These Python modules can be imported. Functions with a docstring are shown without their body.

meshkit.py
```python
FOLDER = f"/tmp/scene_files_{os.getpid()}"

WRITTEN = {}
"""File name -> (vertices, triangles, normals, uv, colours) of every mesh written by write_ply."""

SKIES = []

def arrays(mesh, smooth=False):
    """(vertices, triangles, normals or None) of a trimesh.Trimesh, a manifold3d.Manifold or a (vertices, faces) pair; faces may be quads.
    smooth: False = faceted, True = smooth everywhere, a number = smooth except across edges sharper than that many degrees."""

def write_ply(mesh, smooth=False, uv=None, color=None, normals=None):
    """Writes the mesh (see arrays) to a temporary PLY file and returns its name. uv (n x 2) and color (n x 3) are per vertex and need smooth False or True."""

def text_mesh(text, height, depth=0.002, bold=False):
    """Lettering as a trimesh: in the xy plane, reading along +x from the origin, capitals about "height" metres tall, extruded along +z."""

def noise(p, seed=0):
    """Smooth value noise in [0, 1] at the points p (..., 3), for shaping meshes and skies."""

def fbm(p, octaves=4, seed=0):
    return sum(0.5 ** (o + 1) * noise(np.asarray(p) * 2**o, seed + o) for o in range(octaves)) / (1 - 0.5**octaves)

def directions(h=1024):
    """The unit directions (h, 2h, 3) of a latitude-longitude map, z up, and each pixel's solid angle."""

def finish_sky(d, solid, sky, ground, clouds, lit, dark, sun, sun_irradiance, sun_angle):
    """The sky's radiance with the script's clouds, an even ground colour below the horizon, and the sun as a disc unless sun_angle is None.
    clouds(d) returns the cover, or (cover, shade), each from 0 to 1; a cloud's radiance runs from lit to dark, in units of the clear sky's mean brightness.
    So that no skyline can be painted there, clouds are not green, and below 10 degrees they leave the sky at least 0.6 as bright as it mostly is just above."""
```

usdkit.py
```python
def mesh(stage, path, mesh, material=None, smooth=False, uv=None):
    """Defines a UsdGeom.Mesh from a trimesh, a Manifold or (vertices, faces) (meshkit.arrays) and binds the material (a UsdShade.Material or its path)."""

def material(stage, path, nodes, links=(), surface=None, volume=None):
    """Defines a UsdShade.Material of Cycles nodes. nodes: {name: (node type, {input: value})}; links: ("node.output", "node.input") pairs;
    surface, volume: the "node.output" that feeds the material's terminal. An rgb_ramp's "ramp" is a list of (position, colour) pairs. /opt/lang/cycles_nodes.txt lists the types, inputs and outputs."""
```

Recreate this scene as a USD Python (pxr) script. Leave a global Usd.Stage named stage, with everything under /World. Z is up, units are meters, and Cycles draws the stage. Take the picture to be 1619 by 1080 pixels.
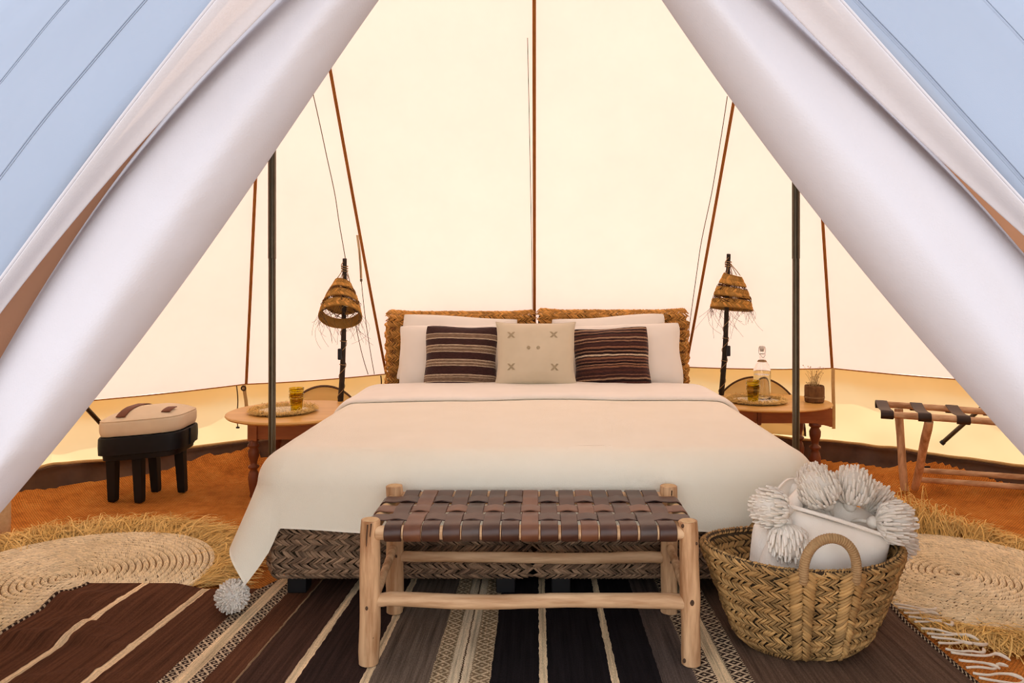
import math
import numpy as np
import trimesh
import manifold3d as m3
import meshkit
import usdkit
from pxr import Gf, Sdf, Usd, UsdGeom, UsdLux, UsdShade

stage = Usd.Stage.CreateInMemory()
UsdGeom.SetStageUpAxis(stage, "Z")
UsdGeom.SetStageMetersPerUnit(stage, 1.0)
world = UsdGeom.Xform.Define(stage, "/World")
stage.SetDefaultPrim(world.GetPrim())
UsdGeom.Scope.Define(stage, "/World/Looks")

# ------------------------------------------------------------------ camera, sky, sun, exposure
F, EYE, VX, VY = 1170.0, 1.14, 848.0, 450.0          # focal length in pixels of a 1619 px wide frame, eye height, vanishing point
cam = UsdGeom.Camera.Define(stage, "/World/camera")
cam.AddTransformOp().Set(Gf.Matrix4d(1, 0, 0, 0, 0, 0, 1, 0, 0, -1, 0, 0, 0, 0, EYE, 1))
AP = 36.0
cam.CreateHorizontalApertureAttr(AP)
cam.CreateVerticalApertureAttr(AP * 1080 / 1619)
cam.CreateFocalLengthAttr(F / 1619 * AP)
cam.CreateHorizontalApertureOffsetAttr((809.5 - VX) / 1619 * AP)
cam.CreateVerticalApertureOffsetAttr(-(540 - VY) / 1619 * AP)
cam.CreateClippingRangeAttr((0.05, 500.0))
cam.CreateExposureAttr(-0.96)

SUN_EL, SUN_AZ, SUN_POWER = 58.0, 4.0, 2.2           # the sun stands behind the tent
SKY_POWER = 1.42
sun = UsdLux.DistantLight.Define(stage, "/World/sun")
sun.CreateIntensityAttr(SUN_POWER)
sun.CreateColorAttr(Gf.Vec3f(1.0, 0.93, 0.82))
sun.CreateAngleAttr(0.6)
sun.CreateNormalizeAttr(True)
sun.AddRotateXYZOp().Set(Gf.Vec3f(-(90 - SUN_EL), 0, SUN_AZ))
sky = UsdLux.DomeLight.Define(stage, "/World/sky")
sky.CreateIntensityAttr(SKY_POWER)
sky.CreateColorAttr(Gf.Vec3f(0.95, 0.96, 1.0))

# ------------------------------------------------------------------ helpers
RNG = np.random.default_rng(7)
LOOK = {}
COUNT = {}
GROUPS = {"drinking_glass": "green glasses on the side tables", "round_mat": "round raffia floor mats", "side_table": "wooden side tables beside the bed", "stick_lamp": "stick lamps with straw shades", "tent_pole": "upright tent poles",
          "cushion": "cushions along the pillows", "placemat": "fringed straw placemats", "roof_string": "strings along the roof", "brace_bar": "metal bars at the tent wall", "wall_strap": "webbing straps on the wall", "toggle_line": "cords on the wall"}


def P(px, py, Y):
    """The point at distance Y in front of the eye that the photograph shows at this pixel."""
    return np.array([(px - VX) / F * Y, Y, EYE - (py - VY) / F * Y])


def numbered(path):
    n = COUNT.get(path, 0)
    COUNT[path] = n + 1
    return path if n == 0 else f"{path}_{n:03d}"


class T:
    """A thing or a part: its prim path and its place."""

    def __init__(self, path, loc=(0, 0, 0), rot=None):
        self.path, self.loc = path, np.asarray(loc, float)


def keys(prim, label=None, cat=None, group=None, kind=None):
    for k, v in (("label", label), ("category", cat), ("group", group), ("kind", kind)):
        if v:
            prim.SetCustomDataByKey(k, v)


def thing(name, label=None, cat=None, loc=(0, 0, 0), rot=(0, 0, 0), group=None, kind=None):
    """An Xform at the thing's base; parts given in the thing's own frame (loc added when rot is zero: parts may be given in world coordinates)."""
    group = group or GROUPS.get(name)
    path = numbered("/World/" + name)
    x = UsdGeom.Xform.Define(stage, path)
    x.AddTranslateOp().Set(Gf.Vec3d(*map(float, loc)))
    if any(rot):
        x.AddRotateXYZOp().Set(Gf.Vec3f(*map(float, rot)))
    keys(x.GetPrim(), label, cat, group, kind)
    t = T(path, loc)
    t.turned = any(rot)
    return t


def vf(m):
    if hasattr(m, "to_mesh"):
        q = m.to_mesh()
        return np.asarray(q.vert_properties[:, :3], float), np.asarray(q.tri_verts)
    if isinstance(m, trimesh.Trimesh):
        return np.asarray(m.vertices), np.asarray(m.faces)
    v, f = m
    f = np.asarray(f)
    if f.shape[1] == 4:
        f = np.vstack([f[:, [0, 1, 2]], f[:, [0, 2, 3]]])
    return np.asarray(v, float), f


def cat(ms):
    vs, fs, n = [], [], 0
    for m in ms:
        v, f = vf(m)
        vs.append(v)
        fs.append(f + n)
        n += len(v)
    return np.vstack(vs), np.vstack(fs)


def tones(n, each, salt=0):
    """Per-sliver random tone as uv: every sliver has `each` vertices."""
    r = np.random.default_rng(1234 + n + salt).random((n // each + 1, 2))
    return np.repeat(r, each, axis=0)[:n]


def part(t, name, mesh, mat, smooth=True, label=None, kind=None, local=False, uv=None, each=0):
    """A mesh under thing (or part) t. Vertices in world coordinates unless local. each: vertices of one sliver, for tones that vary from sliver to sliver."""
    v, f = vf(mesh)
    if each:
        uv = tones(len(v), each)
    if not local and not getattr(t, "turned", False):
        v = v - t.loc
    path = numbered(t.path + "/" + name)
    m = usdkit.mesh(stage, path, (v, f), mat, smooth=smooth, uv=uv)
    keys(m.GetPrim(), label, None, None, kind)
    c = T(path, t.loc)
    c.turned = getattr(t, "turned", False)
    return c


def solo(name, mesh, mat, label=None, cat_=None, smooth=True, group=None, kind=None, uv=None):
    """A thing that is one mesh."""
    v, f = vf(mesh)
    loc = np.array([(v[:, 0].min() + v[:, 0].max()) / 2, (v[:, 1].min() + v[:, 1].max()) / 2, v[:, 2].min()])
    path = numbered("/World/" + name)
    m = usdkit.mesh(stage, path, (v - loc, f), mat, smooth=smooth, uv=uv)
    m.AddTranslateOp().Set(Gf.Vec3d(*map(float, loc)))
    keys(m.GetPrim(), label, cat_, group, kind)
    return T(path, loc)


def grid(p, closed_u=False, closed_v=False, flip=False):
    """A grid of points (n, m, 3) as a mesh."""
    n, m = p.shape[:2]
    i, j = np.meshgrid(np.arange(n if closed_u else n - 1), np.arange(m if closed_v else m - 1), indexing="ij")
    a, b = i * m + j, ((i + 1) % n) * m + j
    c, d = ((i + 1) % n) * m + (j + 1) % m, i * m + (j + 1) % m
    q = np.stack([a, b, c, d] if not flip else [a, d, c, b], -1).reshape(-1, 4)
    return p.reshape(-1, 3), np.vstack([q[:, [0, 1, 2]], q[:, [0, 2, 3]]])


def normals_of(p):
    a = np.gradient(p, axis=0)
    b = np.gradient(p, axis=1)
    n = np.cross(a, b)
    return n / (np.linalg.norm(n, axis=-1, keepdims=True) + 1e-12)


def solid_sheet(p, t):
    """A cloth grid with thickness t (to the side of its normal)."""
    n, m = p.shape[:2]
    q = p + normals_of(p) * t
    v = np.vstack([p.reshape(-1, 3), q.reshape(-1, 3)])
    _, f = grid(p)
    faces = [f[:, ::-1], f + n * m]
    ring = np.concatenate([np.arange(m), np.arange(1, n) * m + m - 1, (n - 1) * m + np.arange(m - 2, -1, -1), np.arange(n - 2, 0, -1) * m])
    a, b = ring, np.roll(ring, -1)
    faces += [np.stack([a, b, b + n * m], 1), np.stack([a, b + n * m, a + n * m], 1)]
    return v, np.vstack(faces)


def lerp(a, b, t):
    return a + (b - a) * t


def spline(pts, n):
    """A smooth curve through the points, n samples (Catmull-Rom by chord length)."""
    from scipy.interpolate import PchipInterpolator

    pts = np.asarray(pts, float)
    s = np.concatenate([[0], np.cumsum(np.linalg.norm(np.diff(pts, axis=0), axis=1))])
    return PchipInterpolator(s, pts)(np.linspace(0, s[-1], n))


def tube(pts, r, sides=8, caps=True, ref=None, squash=1.0):
    """A tube along a polyline; r a number or one per point."""
    p = np.asarray(pts, float)
    r = np.broadcast_to(np.asarray(r, float), (len(p),))
    t = np.gradient(p, axis=0)
    t /= np.linalg.norm(t, axis=1, keepdims=True) + 1e-12
    a = np.zeros_like(p)
    g = np.array([0, 0, 1.0]) if ref is None else np.asarray(ref, float)
    if abs(t[0] @ g) > 0.95:
        g = np.array([1.0, 0, 0])
    for i in range(len(p)):
        a[i] = g - t[i] * (g @ t[i])
        a[i] /= np.linalg.norm(a[i]) + 1e-12
        g = a[i]
    b = np.cross(t, a)
    ang = np.arange(sides) * 2 * np.pi / sides
    v = p[:, None] + r[:, None, None] * (np.cos(ang)[None, :, None] * a[:, None] * squash + np.sin(ang)[None, :, None] * b[:, None])
    v, f = grid(v, closed_v=True)
    if caps:
        n = len(p)
        v = np.vstack([v, p[:1], p[-1:]])
        k = np.arange(sides)
        f = np.vstack([f, np.stack([np.full(sides, n * sides), k, (k + 1) % sides], 1), np.stack([np.full(sides, n * sides + 1), (n - 1) * sides + (k + 1) % sides, (n - 1) * sides + k], 1)])
    return v, f[:, ::-1]


def lathe(profile, center=(0, 0, 0), n=40):
    """A turned body; profile (radius, z) from bottom to top."""
    pr = np.asarray(profile, float)
    ang = np.arange(n) * 2 * np.pi / n
    v = np.stack([pr[:, None, 0] * np.cos(ang), pr[:, None, 0] * np.sin(ang), np.broadcast_to(pr[:, None, 1], (len(pr), n))], -1) + np.asarray(center, float)
    v, f = grid(v, closed_v=True)
    return v, f[:, ::-1]


def rbox(size, r=0.01, seg=3, center=(0, 0, 0), rotz=0.0):
    """A box with rounded edges."""
    s = np.asarray(size, float) / 2
    r = min(r, s.min() * 0.999)
    a = np.linspace(0, np.pi / 2, seg + 1)
    sphere = []
    for sx in (-1, 1):
        for sy in (-1, 1):
            for sz in (-1, 1):
                for t in a:
                    for u in a:
                        sphere.append([sx * (s[0] - r + r * math.cos(t) * math.cos(u)), sy * (s[1] - r + r * math.cos(t) * math.sin(u)), sz * (s[2] - r + r * math.sin(t))])
    m = m3.Manifold.hull_points(np.array(sphere))
    v, f = vf(m)
    c, q = math.cos(rotz), math.sin(rotz)
    v = v @ np.array([[c, q, 0], [-q, c, 0], [0, 0, 1]]) + np.asarray(center, float)
    return v, f


def move(m, d):
    v, f = vf(m)
    return v + np.asarray(d, float), f


def rot(m, axis, deg, about=(0, 0, 0)):
    v, f = vf(m)
    R = trimesh.transformations.rotation_matrix(math.radians(deg), axis)[:3, :3]
    a = np.asarray(about, float)
    return (v - a) @ R.T + a, f


def strands(S, starts, slant, length_v, width, thick, over=0.25, rnd=None, tip=-0.4):
    """Braided straws as pillowed slivers on a surface. S(u, v, h) gives points; starts (n, 2) the lower ends; each sliver
    runs from (u, v) to (u + slant, v + length_v) and a bit past it, tucked under at its tips."""
    n = len(starts)
    rnd = rnd or RNG
    st = np.array([-over, 0.12, 0.5, 0.88, 1 + over])
    wd = np.array([0.45, 0.95, 1.0, 0.95, 0.45])
    hh = np.array([tip, 0.75, 1.0, 0.75, tip])
    sl = np.broadcast_to(np.asarray(slant, float), (n,)) * (1 + 0.16 * rnd.standard_normal(n))
    lv = np.broadcast_to(np.asarray(length_v, float), (n,))
    w = np.broadcast_to(np.asarray(width, float), (n,)) * (1 + 0.15 * rnd.standard_normal(n))
    th = np.broadcast_to(np.asarray(thick, float), (n,)) * (0.75 + 0.5 * rnd.random(n))
    u = starts[:, 0, None] + sl[:, None] * st + 0
    v = starts[:, 1, None] + lv[:, None] * st
    U = np.stack([u - w[:, None] * wd / 2, u, u + w[:, None] * wd / 2], -1)
    V = np.repeat(v[..., None], 3, -1)
    H = th[:, None, None] * np.stack([hh - 0.8, hh, hh - 0.8], -1)
    p = S(U, V, H).reshape(-1, 3)
    base = np.arange(n)[:, None] * 15
    f = []
    for i in range(4):
        for j in range(2):
            a, b, c, d = i * 3 + j, i * 3 + j + 1, (i + 1) * 3 + j + 1, (i + 1) * 3 + j
            f += [[a, b, c], [a, c, d]]
    return p, (base[:, None] + np.array(f)[None]).reshape(-1, 3)


def zigzag(S, u0, u1, v0, rows, row_h, pitch, thick=0.005, lean=0.9, wide=1.25, rnd=None, first=1):
    """Rows of alternately leaning straws: the herringbone of a palm braid."""
    out = []
    rnd = rnd or RNG
    for k in range(rows):
        n = max(2, int(round(abs(u1 - u0) / pitch)))
        u = u0 + (np.arange(n) + 0.5) * (u1 - u0) / n + pitch * 0.12 * rnd.standard_normal(n)
        s = row_h * lean * (1 if (k + first) % 2 else -1)
        st = np.stack([u - s / 2, np.full(n, v0 + k * row_h)], 1)
        out.append(strands(S, st, s, row_h, pitch * wide, thick, rnd=rnd))
    return cat(out)


# ------------------------------------------------------------------ materials
def mat(name, nodes, links, surface):
    LOOK[name] = usdkit.material(stage, "/World/Looks/" + name, nodes, links, surface)
    return LOOK[name]


def plain(name, c1, c2=None, scale=6, stretch=(1, 1, 1), rough=0.7, spec=0.3, bump=0.0, bump_scale=200, bump_stretch=(1, 1, 1), bump_dist=0.002, island=0.0, sheen=0.0, metallic=0.0,
          detail=4, lo=0.3, hi=0.7, trans=0.0):
    """Two tones mixed by noise in object space, with a fine bump; island: how far single slivers vary in brightness."""
    c2 = c2 or c1
    N = {"tc": ("texture_coordinate", {}), "mp": ("mapping", {"scale": stretch}), "n": ("noise_texture", {"scale": scale, "detail": detail, "roughness": 0.6}),
         "r": ("rgb_ramp", {"ramp": [(lo, c1), (hi, c2)]}), "p": ("principled_bsdf", {"roughness": rough, "specular_ior_level": spec, "metallic": metallic, "sheen_weight": sheen, "sheen_roughness": 0.5})}
    L = [("tc.object", "mp.vector"), ("mp.vector", "n.vector"), ("n.fac", "r.fac")]
    src = "r.color"
    if island:
        N["sx"] = ("separate_xyz", {})
        N["ir"] = ("map_range", {"from_min": 0.0, "from_max": 1.0, "to_min": 1 - island, "to_max": 1 + island})
        N["hv"] = ("hsv", {"hue": 0.5, "saturation": 1.0, "fac": 1.0})
        L += [("tc.UV", "sx.vector"), ("sx.x", "ir.value"), ("ir.result", "hv.value"), (src, "hv.color")]
        src = "hv.color"
    L.append((src, "p.base_color"))
    if bump:
        N["bm"] = ("mapping", {"scale": bump_stretch})
        N["bn"] = ("noise_texture", {"scale": bump_scale, "detail": 3, "roughness": 0.6})
        N["b"] = ("bump", {"strength": bump, "distance": bump_dist})
        L += [("tc.object", "bm.vector"), ("bm.vector", "bn.vector"), ("bn.fac", "b.height"), ("b.normal", "p.normal")]
    out = "p.BSDF"
    if trans:
        N["t"] = ("translucent_bsdf", {})
        N["mx"] = ("mix_closure", {"fac": trans})
        L += [(src, "t.color"), ("p.BSDF", "mx.closure1"), ("t.BSDF", "mx.closure2")]
        out = "mx.closure"
    return mat(name, N, L, out)


def canvas(name, refl, through, fac, blotch=0.06, bump=0.15):
    """Tent canvas: part of the light is thrown back, part shines through."""
    N = {"tc": ("texture_coordinate", {}), "n": ("noise_texture", {"scale": 2.2, "detail": 5, "roughness": 0.65}),
         "m": ("map_range", {"from_min": 0.25, "from_max": 0.75, "to_min": 1 - blotch, "to_max": 1.0}),
         "hr": ("hsv", {"color": refl}), "ht": ("hsv", {"color": through}),
         "d": ("diffuse_bsdf", {"roughness": 0.3}), "t": ("translucent_bsdf", {}), "mx": ("mix_closure", {"fac": fac}),
         "w": ("noise_texture", {"scale": 260.0, "detail": 2}), "b": ("bump", {"strength": bump, "distance": 0.002})}
    L = [("tc.object", "n.vector"), ("n.fac", "m.value"), ("m.result", "hr.value"), ("m.result", "ht.value"), ("hr.color", "d.color"), ("ht.color", "t.color"),
         ("tc.object", "w.vector"), ("w.fac", "b.height"), ("b.normal", "d.normal"), ("d.BSDF", "mx.closure1"), ("t.BSDF", "mx.closure2")]
    return mat(name, N, L, "mx.closure")


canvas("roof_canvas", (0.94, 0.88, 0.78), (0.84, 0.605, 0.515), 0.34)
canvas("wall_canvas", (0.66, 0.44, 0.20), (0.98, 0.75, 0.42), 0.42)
canvas("outer_canvas_shade_tint", (0.272, 0.325, 0.422), (0.8, 0.74, 0.66), 0.08)  # pale canvas with blue-grey shade put into its albedo
canvas("fold_canvas_glow_tint", (0.42, 0.24, 0.16), (0.70, 0.34, 0.18), 0.22)  # same canvas; the warm light coming through it is painted in as brown
canvas("flap_canvas_shade_tint", (0.535, 0.525, 0.575), (0.9, 0.62, 0.48), 0.10, bump=0.25)  # white canvas, its colour greyed to read as shaded
plain("seam_tape", (0.30, 0.10, 0.02), (0.38, 0.15, 0.03), rough=0.9)
plain("stitch", (0.25, 0.29, 0.37), rough=0.9)
plain("groundsheet", (0.075, 0.034, 0.014), (0.17, 0.08, 0.032), scale=5, rough=0.45, spec=0.4, bump=0.3, bump_scale=25, bump_dist=0.006)
plain("sand", (0.50, 0.43, 0.35), (0.60, 0.52, 0.43), scale=4, rough=0.95)
plain("pole_steel", (0.085, 0.07, 0.048), (0.12, 0.10, 0.07), scale=9, rough=0.3, metallic=0.85, spec=0.5)
plain("cord", (0.16, 0.12, 0.08), rough=0.9)
plain("dark_cord", (0.10, 0.06, 0.03), rough=0.9)
plain("pale_webbing", (0.72, 0.56, 0.34), rough=0.9)
plain("webbing", (0.55, 0.36, 0.14), (0.62, 0.42, 0.18), scale=60, rough=0.9)
# ------------------------------------------------------------------ the ground, the tent
gx = np.linspace(-40, 40, 60)
G = np.stack([*np.meshgrid(gx, gx, indexing="ij"), np.zeros((60, 60))], -1)
G[..., 2] = -0.06
solo("ground", grid(G), LOOK["sand"], "sandy ground outside the tent", kind="structure")

# eave points around the tent (x, y, z): the seams of the roof run from here to the two pole heads
HEAD_L, HEAD_R = np.array([-1.125, 3.15, 3.40]), np.array([1.105, 3.15, 3.40])
E = {
    "L6": np.array([-2.15, 1.52, 0.55]), "L5": np.array([-2.85, 2.25, 0.52]), "L4": np.array([-3.02, 3.15, 0.50]), "L3": np.array([-2.68, 4.08, 0.485]),
    "L2": P(388, 607, 4.72), "L1": P(610, 591, 5.0), "C": P(845, 583, 5.10),
    "R1": P(1085, 580, 5.0), "R2": P(1317, 582, 4.72), "R3": np.array([2.70, 4.05, 0.60]), "R4": np.array([3.02, 3.15, 0.58]), "R5": np.array([2.85, 2.25, 0.56]), "R6": np.array([2.15, 1.52, 0.56]),
}
RIDGE = (HEAD_L + HEAD_R) / 2 - [0, 0, 0.03]
ORDER = ["L6", "L5", "L4", "L3", "L2", "L1", "C", "R1", "R2", "R3", "R4", "R5", "R6"]
HEADS = {k: HEAD_L if k[0] == "L" else HEAD_R if k[0] == "R" else RIDGE for k in ORDER}
CENTER = np.array([0, 3.15, 0.0])


def seam_curve(k, n=40, lift=0.0, drop=0.035):
    t = np.linspace(0, 1, n)[:, None]
    p = lerp(E[k], HEADS[k], t)
    p[:, 2] -= drop * 4 * (t * (1 - t))[:, 0] * (1.4 - 0.8 * t[:, 0])
    if lift:
        inward = CENTER - p
        inward[:, 2] = -0.5
        p = p + lift * inward / np.linalg.norm(inward, axis=1, keepdims=True)
    return p


def eave_between(a, b, n, droop=0.012):
    t = np.linspace(0, 1, n)[:, None]
    p = lerp(E[a], E[b], t)
    mid = (p - CENTER) * [1, 1, 0]
    p += 0.03 * 4 * t * (1 - t) * mid / np.linalg.norm(mid, axis=1, keepdims=True)
    p[:, 2] -= (droop * 4 * t * (1 - t))[:, 0]
    return p


ceiling = thing("ceiling", "cream canvas tent roof glowing with daylight", kind="structure")
NB = 36
for a, b in zip(ORDER[:-1], ORDER[1:]):
    ca, cb = seam_curve(a), seam_curve(b)
    s = np.linspace(0, 1, NB)
    g = lerp(ca[:, None], cb[:, None], s[None, :, None])
    ev = eave_between(a, b, NB)
    fade = np.clip(1 - np.linspace(0, 1, 40) / 0.5, 0, 1)[:, None, None] ** 1.5
    g = g + fade * (ev - g[0])[None]
    nrm = normals_of(g)
    bell = (4 * s * (1 - s))[None, :, None]
    g = g + nrm * (meshkit.fbm(g * 2.2, 3, 4)[..., None] - 0.5) * 0.035 * bell + nrm * (meshkit.fbm(g * [9, 9, 3], 2, 8)[..., None] - 0.5) * 0.012 * bell * (1 - np.linspace(0, 1, 40))[:, None, None] ** 2
    part(ceiling, "roof_panel", grid(g), LOOK["roof_canvas"])
    # the eave that hangs out past the wall
    out = (ev - CENTER) * [1, 1, 0]
    out /= np.linalg.norm(out, axis=1, keepdims=True)
    sk = np.stack([ev, ev + out * 0.04 - [0, 0, 0.025], ev + out * 0.078 - [0, 0, 0.045], ev + out * 0.080 - [0, 0, 0.075]])
    sk[3, :, 2] -= 0.022 * np.sin(np.linspace(0, 2 * np.pi, NB)) ** 2
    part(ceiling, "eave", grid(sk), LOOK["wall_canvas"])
    part(ceiling, "hem", tube(ev - out * 0.004 - [0, 0, 0.002], 0.0035, 5), LOOK["seam_tape"])
for k in ORDER[2:-2]:
    part(ceiling, "seam", tube(seam_curve(k, 60, 0.010), 0.0105 if k == "C" else 0.0095, 6, squash=0.35), LOOK["seam_tape"])
part(ceiling, "ridge", tube(np.array([HEAD_L, RIDGE, HEAD_R]), 0.012, 6), LOOK["seam_tape"])
# the porch roof between the ridge and the head of the door
pa = np.array([[-0.10, 1.27, 2.02], [0.0, 1.26, 2.04], [0.10, 1.27, 2.02]])
rg_ = np.array([HEAD_L, RIDGE, HEAD_R])
tt = np.linspace(0, 1, 30)[:, None, None]
uu_ = np.linspace(0, 1, 25)
def along(p):
    return np.stack([np.interp(uu_, [0, 0.5, 1], p[:, k]) for k in range(3)], -1)
pg = lerp(along(pa)[None], along(rg_)[None], tt)
part(ceiling, "roof_panel", grid(pg), LOOK["roof_canvas"])
# gables from the pole heads forward to the head of the door
APEX = np.array([0.0, 1.30, 2.02])

# the low wall round the tent
WALL_TOP = np.vstack([eave_between(a, b, 40)[:-1] for a, b in zip(ORDER[:-1], ORDER[1:])] + [E["R6"][None]])
WALL_XY = WALL_TOP[:, :2]
WALL_S = np.concatenate([[0], np.cumsum(np.linalg.norm(np.diff(WALL_XY, axis=0), axis=1))])


def wall_point(s, z, inward=0.0):
    """On the inside of the wall, at length s along it."""
    x, y = np.interp(s, WALL_S, WALL_XY[:, 0]), np.interp(s, WALL_S, WALL_XY[:, 1])
    ds = 0.05
    t = np.stack([np.interp(s + ds, WALL_S, WALL_XY[:, 0]) - np.interp(s - ds, WALL_S, WALL_XY[:, 0]), np.interp(s + ds, WALL_S, WALL_XY[:, 1]) - np.interp(s - ds, WALL_S, WALL_XY[:, 1])], -1)
    t /= np.linalg.norm(t, axis=-1, keepdims=True) + 1e-12
    nrm = np.stack([t[..., 1], -t[..., 0]], -1)
    return np.stack([x + nrm[..., 0] * inward, y + nrm[..., 1] * inward, np.broadcast_to(z, np.shape(x))], -1)


def wall_s(x):
    """The wall's length coordinate at x on its back side."""
    back = WALL_XY[:, 1] > 3.2
    return np.interp(x, WALL_XY[back, 0], WALL_S[back])


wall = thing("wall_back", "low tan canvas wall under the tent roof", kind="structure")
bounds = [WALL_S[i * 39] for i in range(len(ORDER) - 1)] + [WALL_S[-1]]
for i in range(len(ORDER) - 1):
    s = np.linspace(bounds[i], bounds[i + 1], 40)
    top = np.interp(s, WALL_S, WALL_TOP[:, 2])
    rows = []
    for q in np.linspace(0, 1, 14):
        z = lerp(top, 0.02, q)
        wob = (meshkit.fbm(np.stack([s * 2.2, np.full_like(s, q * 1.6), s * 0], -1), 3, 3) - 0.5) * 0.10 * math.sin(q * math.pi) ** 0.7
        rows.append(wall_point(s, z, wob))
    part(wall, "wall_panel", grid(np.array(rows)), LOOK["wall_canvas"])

# the ground sheet, turned up along the wall
floor = thing("floor", "brown ground sheet turned up along the foot of the tent wall", kind="structure")
loop = wall_point(WALL_S, 0.0, 0.02)
poly = np.vstack([loop, [[1.4, 1.0, 0], [-1.4, 1.0, 0]]])
cen = np.array([0, 3.0, -0.012])
v = np.vstack([poly - [0, 0, 0.012], cen[None]])
k = np.arange(len(poly))
part(floor, "floor_sheet", (v, np.stack([np.full(len(poly), len(poly)), (k + 1) % len(poly), k], 1)), LOOK["groundsheet"], smooth=False)
s = np.linspace(0, WALL_S[-1], 500)
wv = meshkit.fbm(np.stack([s * 2.5, s * 0, s * 0], -1), 3, 21) - 0.5
prof = [(0.10, -0.010), (0.075, 0.02), (0.06, 0.06), (0.05, 0.10), (0.042, 0.125), (0.05, 0.14), (0.038, 0.148), (0.026, 0.135), (0.022, 0.05), (0.022, -0.01)]
rows = [wall_point(s, np.clip(z + wv * 0.05 * (z > 0.03), -0.012, 1), i + wv * 0.07 * math.sin(min(1, max(z, 0) / 0.14) * math.pi * 0.6)) for i, z in prof]
part(floor, "turned_up_edge", grid(np.array(rows)), LOOK["groundsheet"])
lip = wall_point(s, 0.150 + wv * 0.05, 0.036)
part(floor, "edge_binding", tube(lip, 0.009, 6), LOOK["webbing"])

# coir carpet over the whole floor, rising in waves against the wall
from shapely.geometry import Polygon, Point
import shapely
outline = Polygon(np.vstack([wall_point(WALL_S, 0, 0.11)[:, :2], [[1.5, 1.15], [-1.5, 1.15]]])).buffer(0)
xs, ys = np.arange(-3.0, 3.0, 0.026), np.arange(1.15, 5.1, 0.026)
X, Y = np.meshgrid(xs, ys, indexing="ij")
inside = shapely.contains_xy(outline, X.ravel(), Y.ravel()).reshape(X.shape)
edge = shapely.distance(outline.exterior, shapely.points(np.stack([X, Y], -1))) * np.where(inside, 1, -1)
wavy = meshkit.fbm(np.stack([X * 2.6, Y * 2.6, X * 0], -1), 3, 5)
lift = np.clip(1 - edge / 0.42, 0, 1) ** 2
keep = np.clip((Y - 3.55) / 0.5, 0, 1) * np.clip((np.abs(X) - 1.7) / 0.25, 0, 1)
Z = lift * (0.045 + 0.22 * np.clip(wavy - 0.38, 0, 1)) * np.where(np.abs(X) < 1.75, 0.45, 1.0) + 0.008 * (meshkit.fbm(np.stack([X * 7, Y * 7, X * 0], -1), 2, 9) - 0.5) * np.clip(1 - edge / 0.8, 0, 1)
ground = np.stack([X, Y, Z], -1)
v, f = grid(ground)
ok = inside.ravel()[f].all(1)
used = np.unique(f[ok])
re = np.full(len(v), -1)
re[used] = np.arange(len(used))
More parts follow.
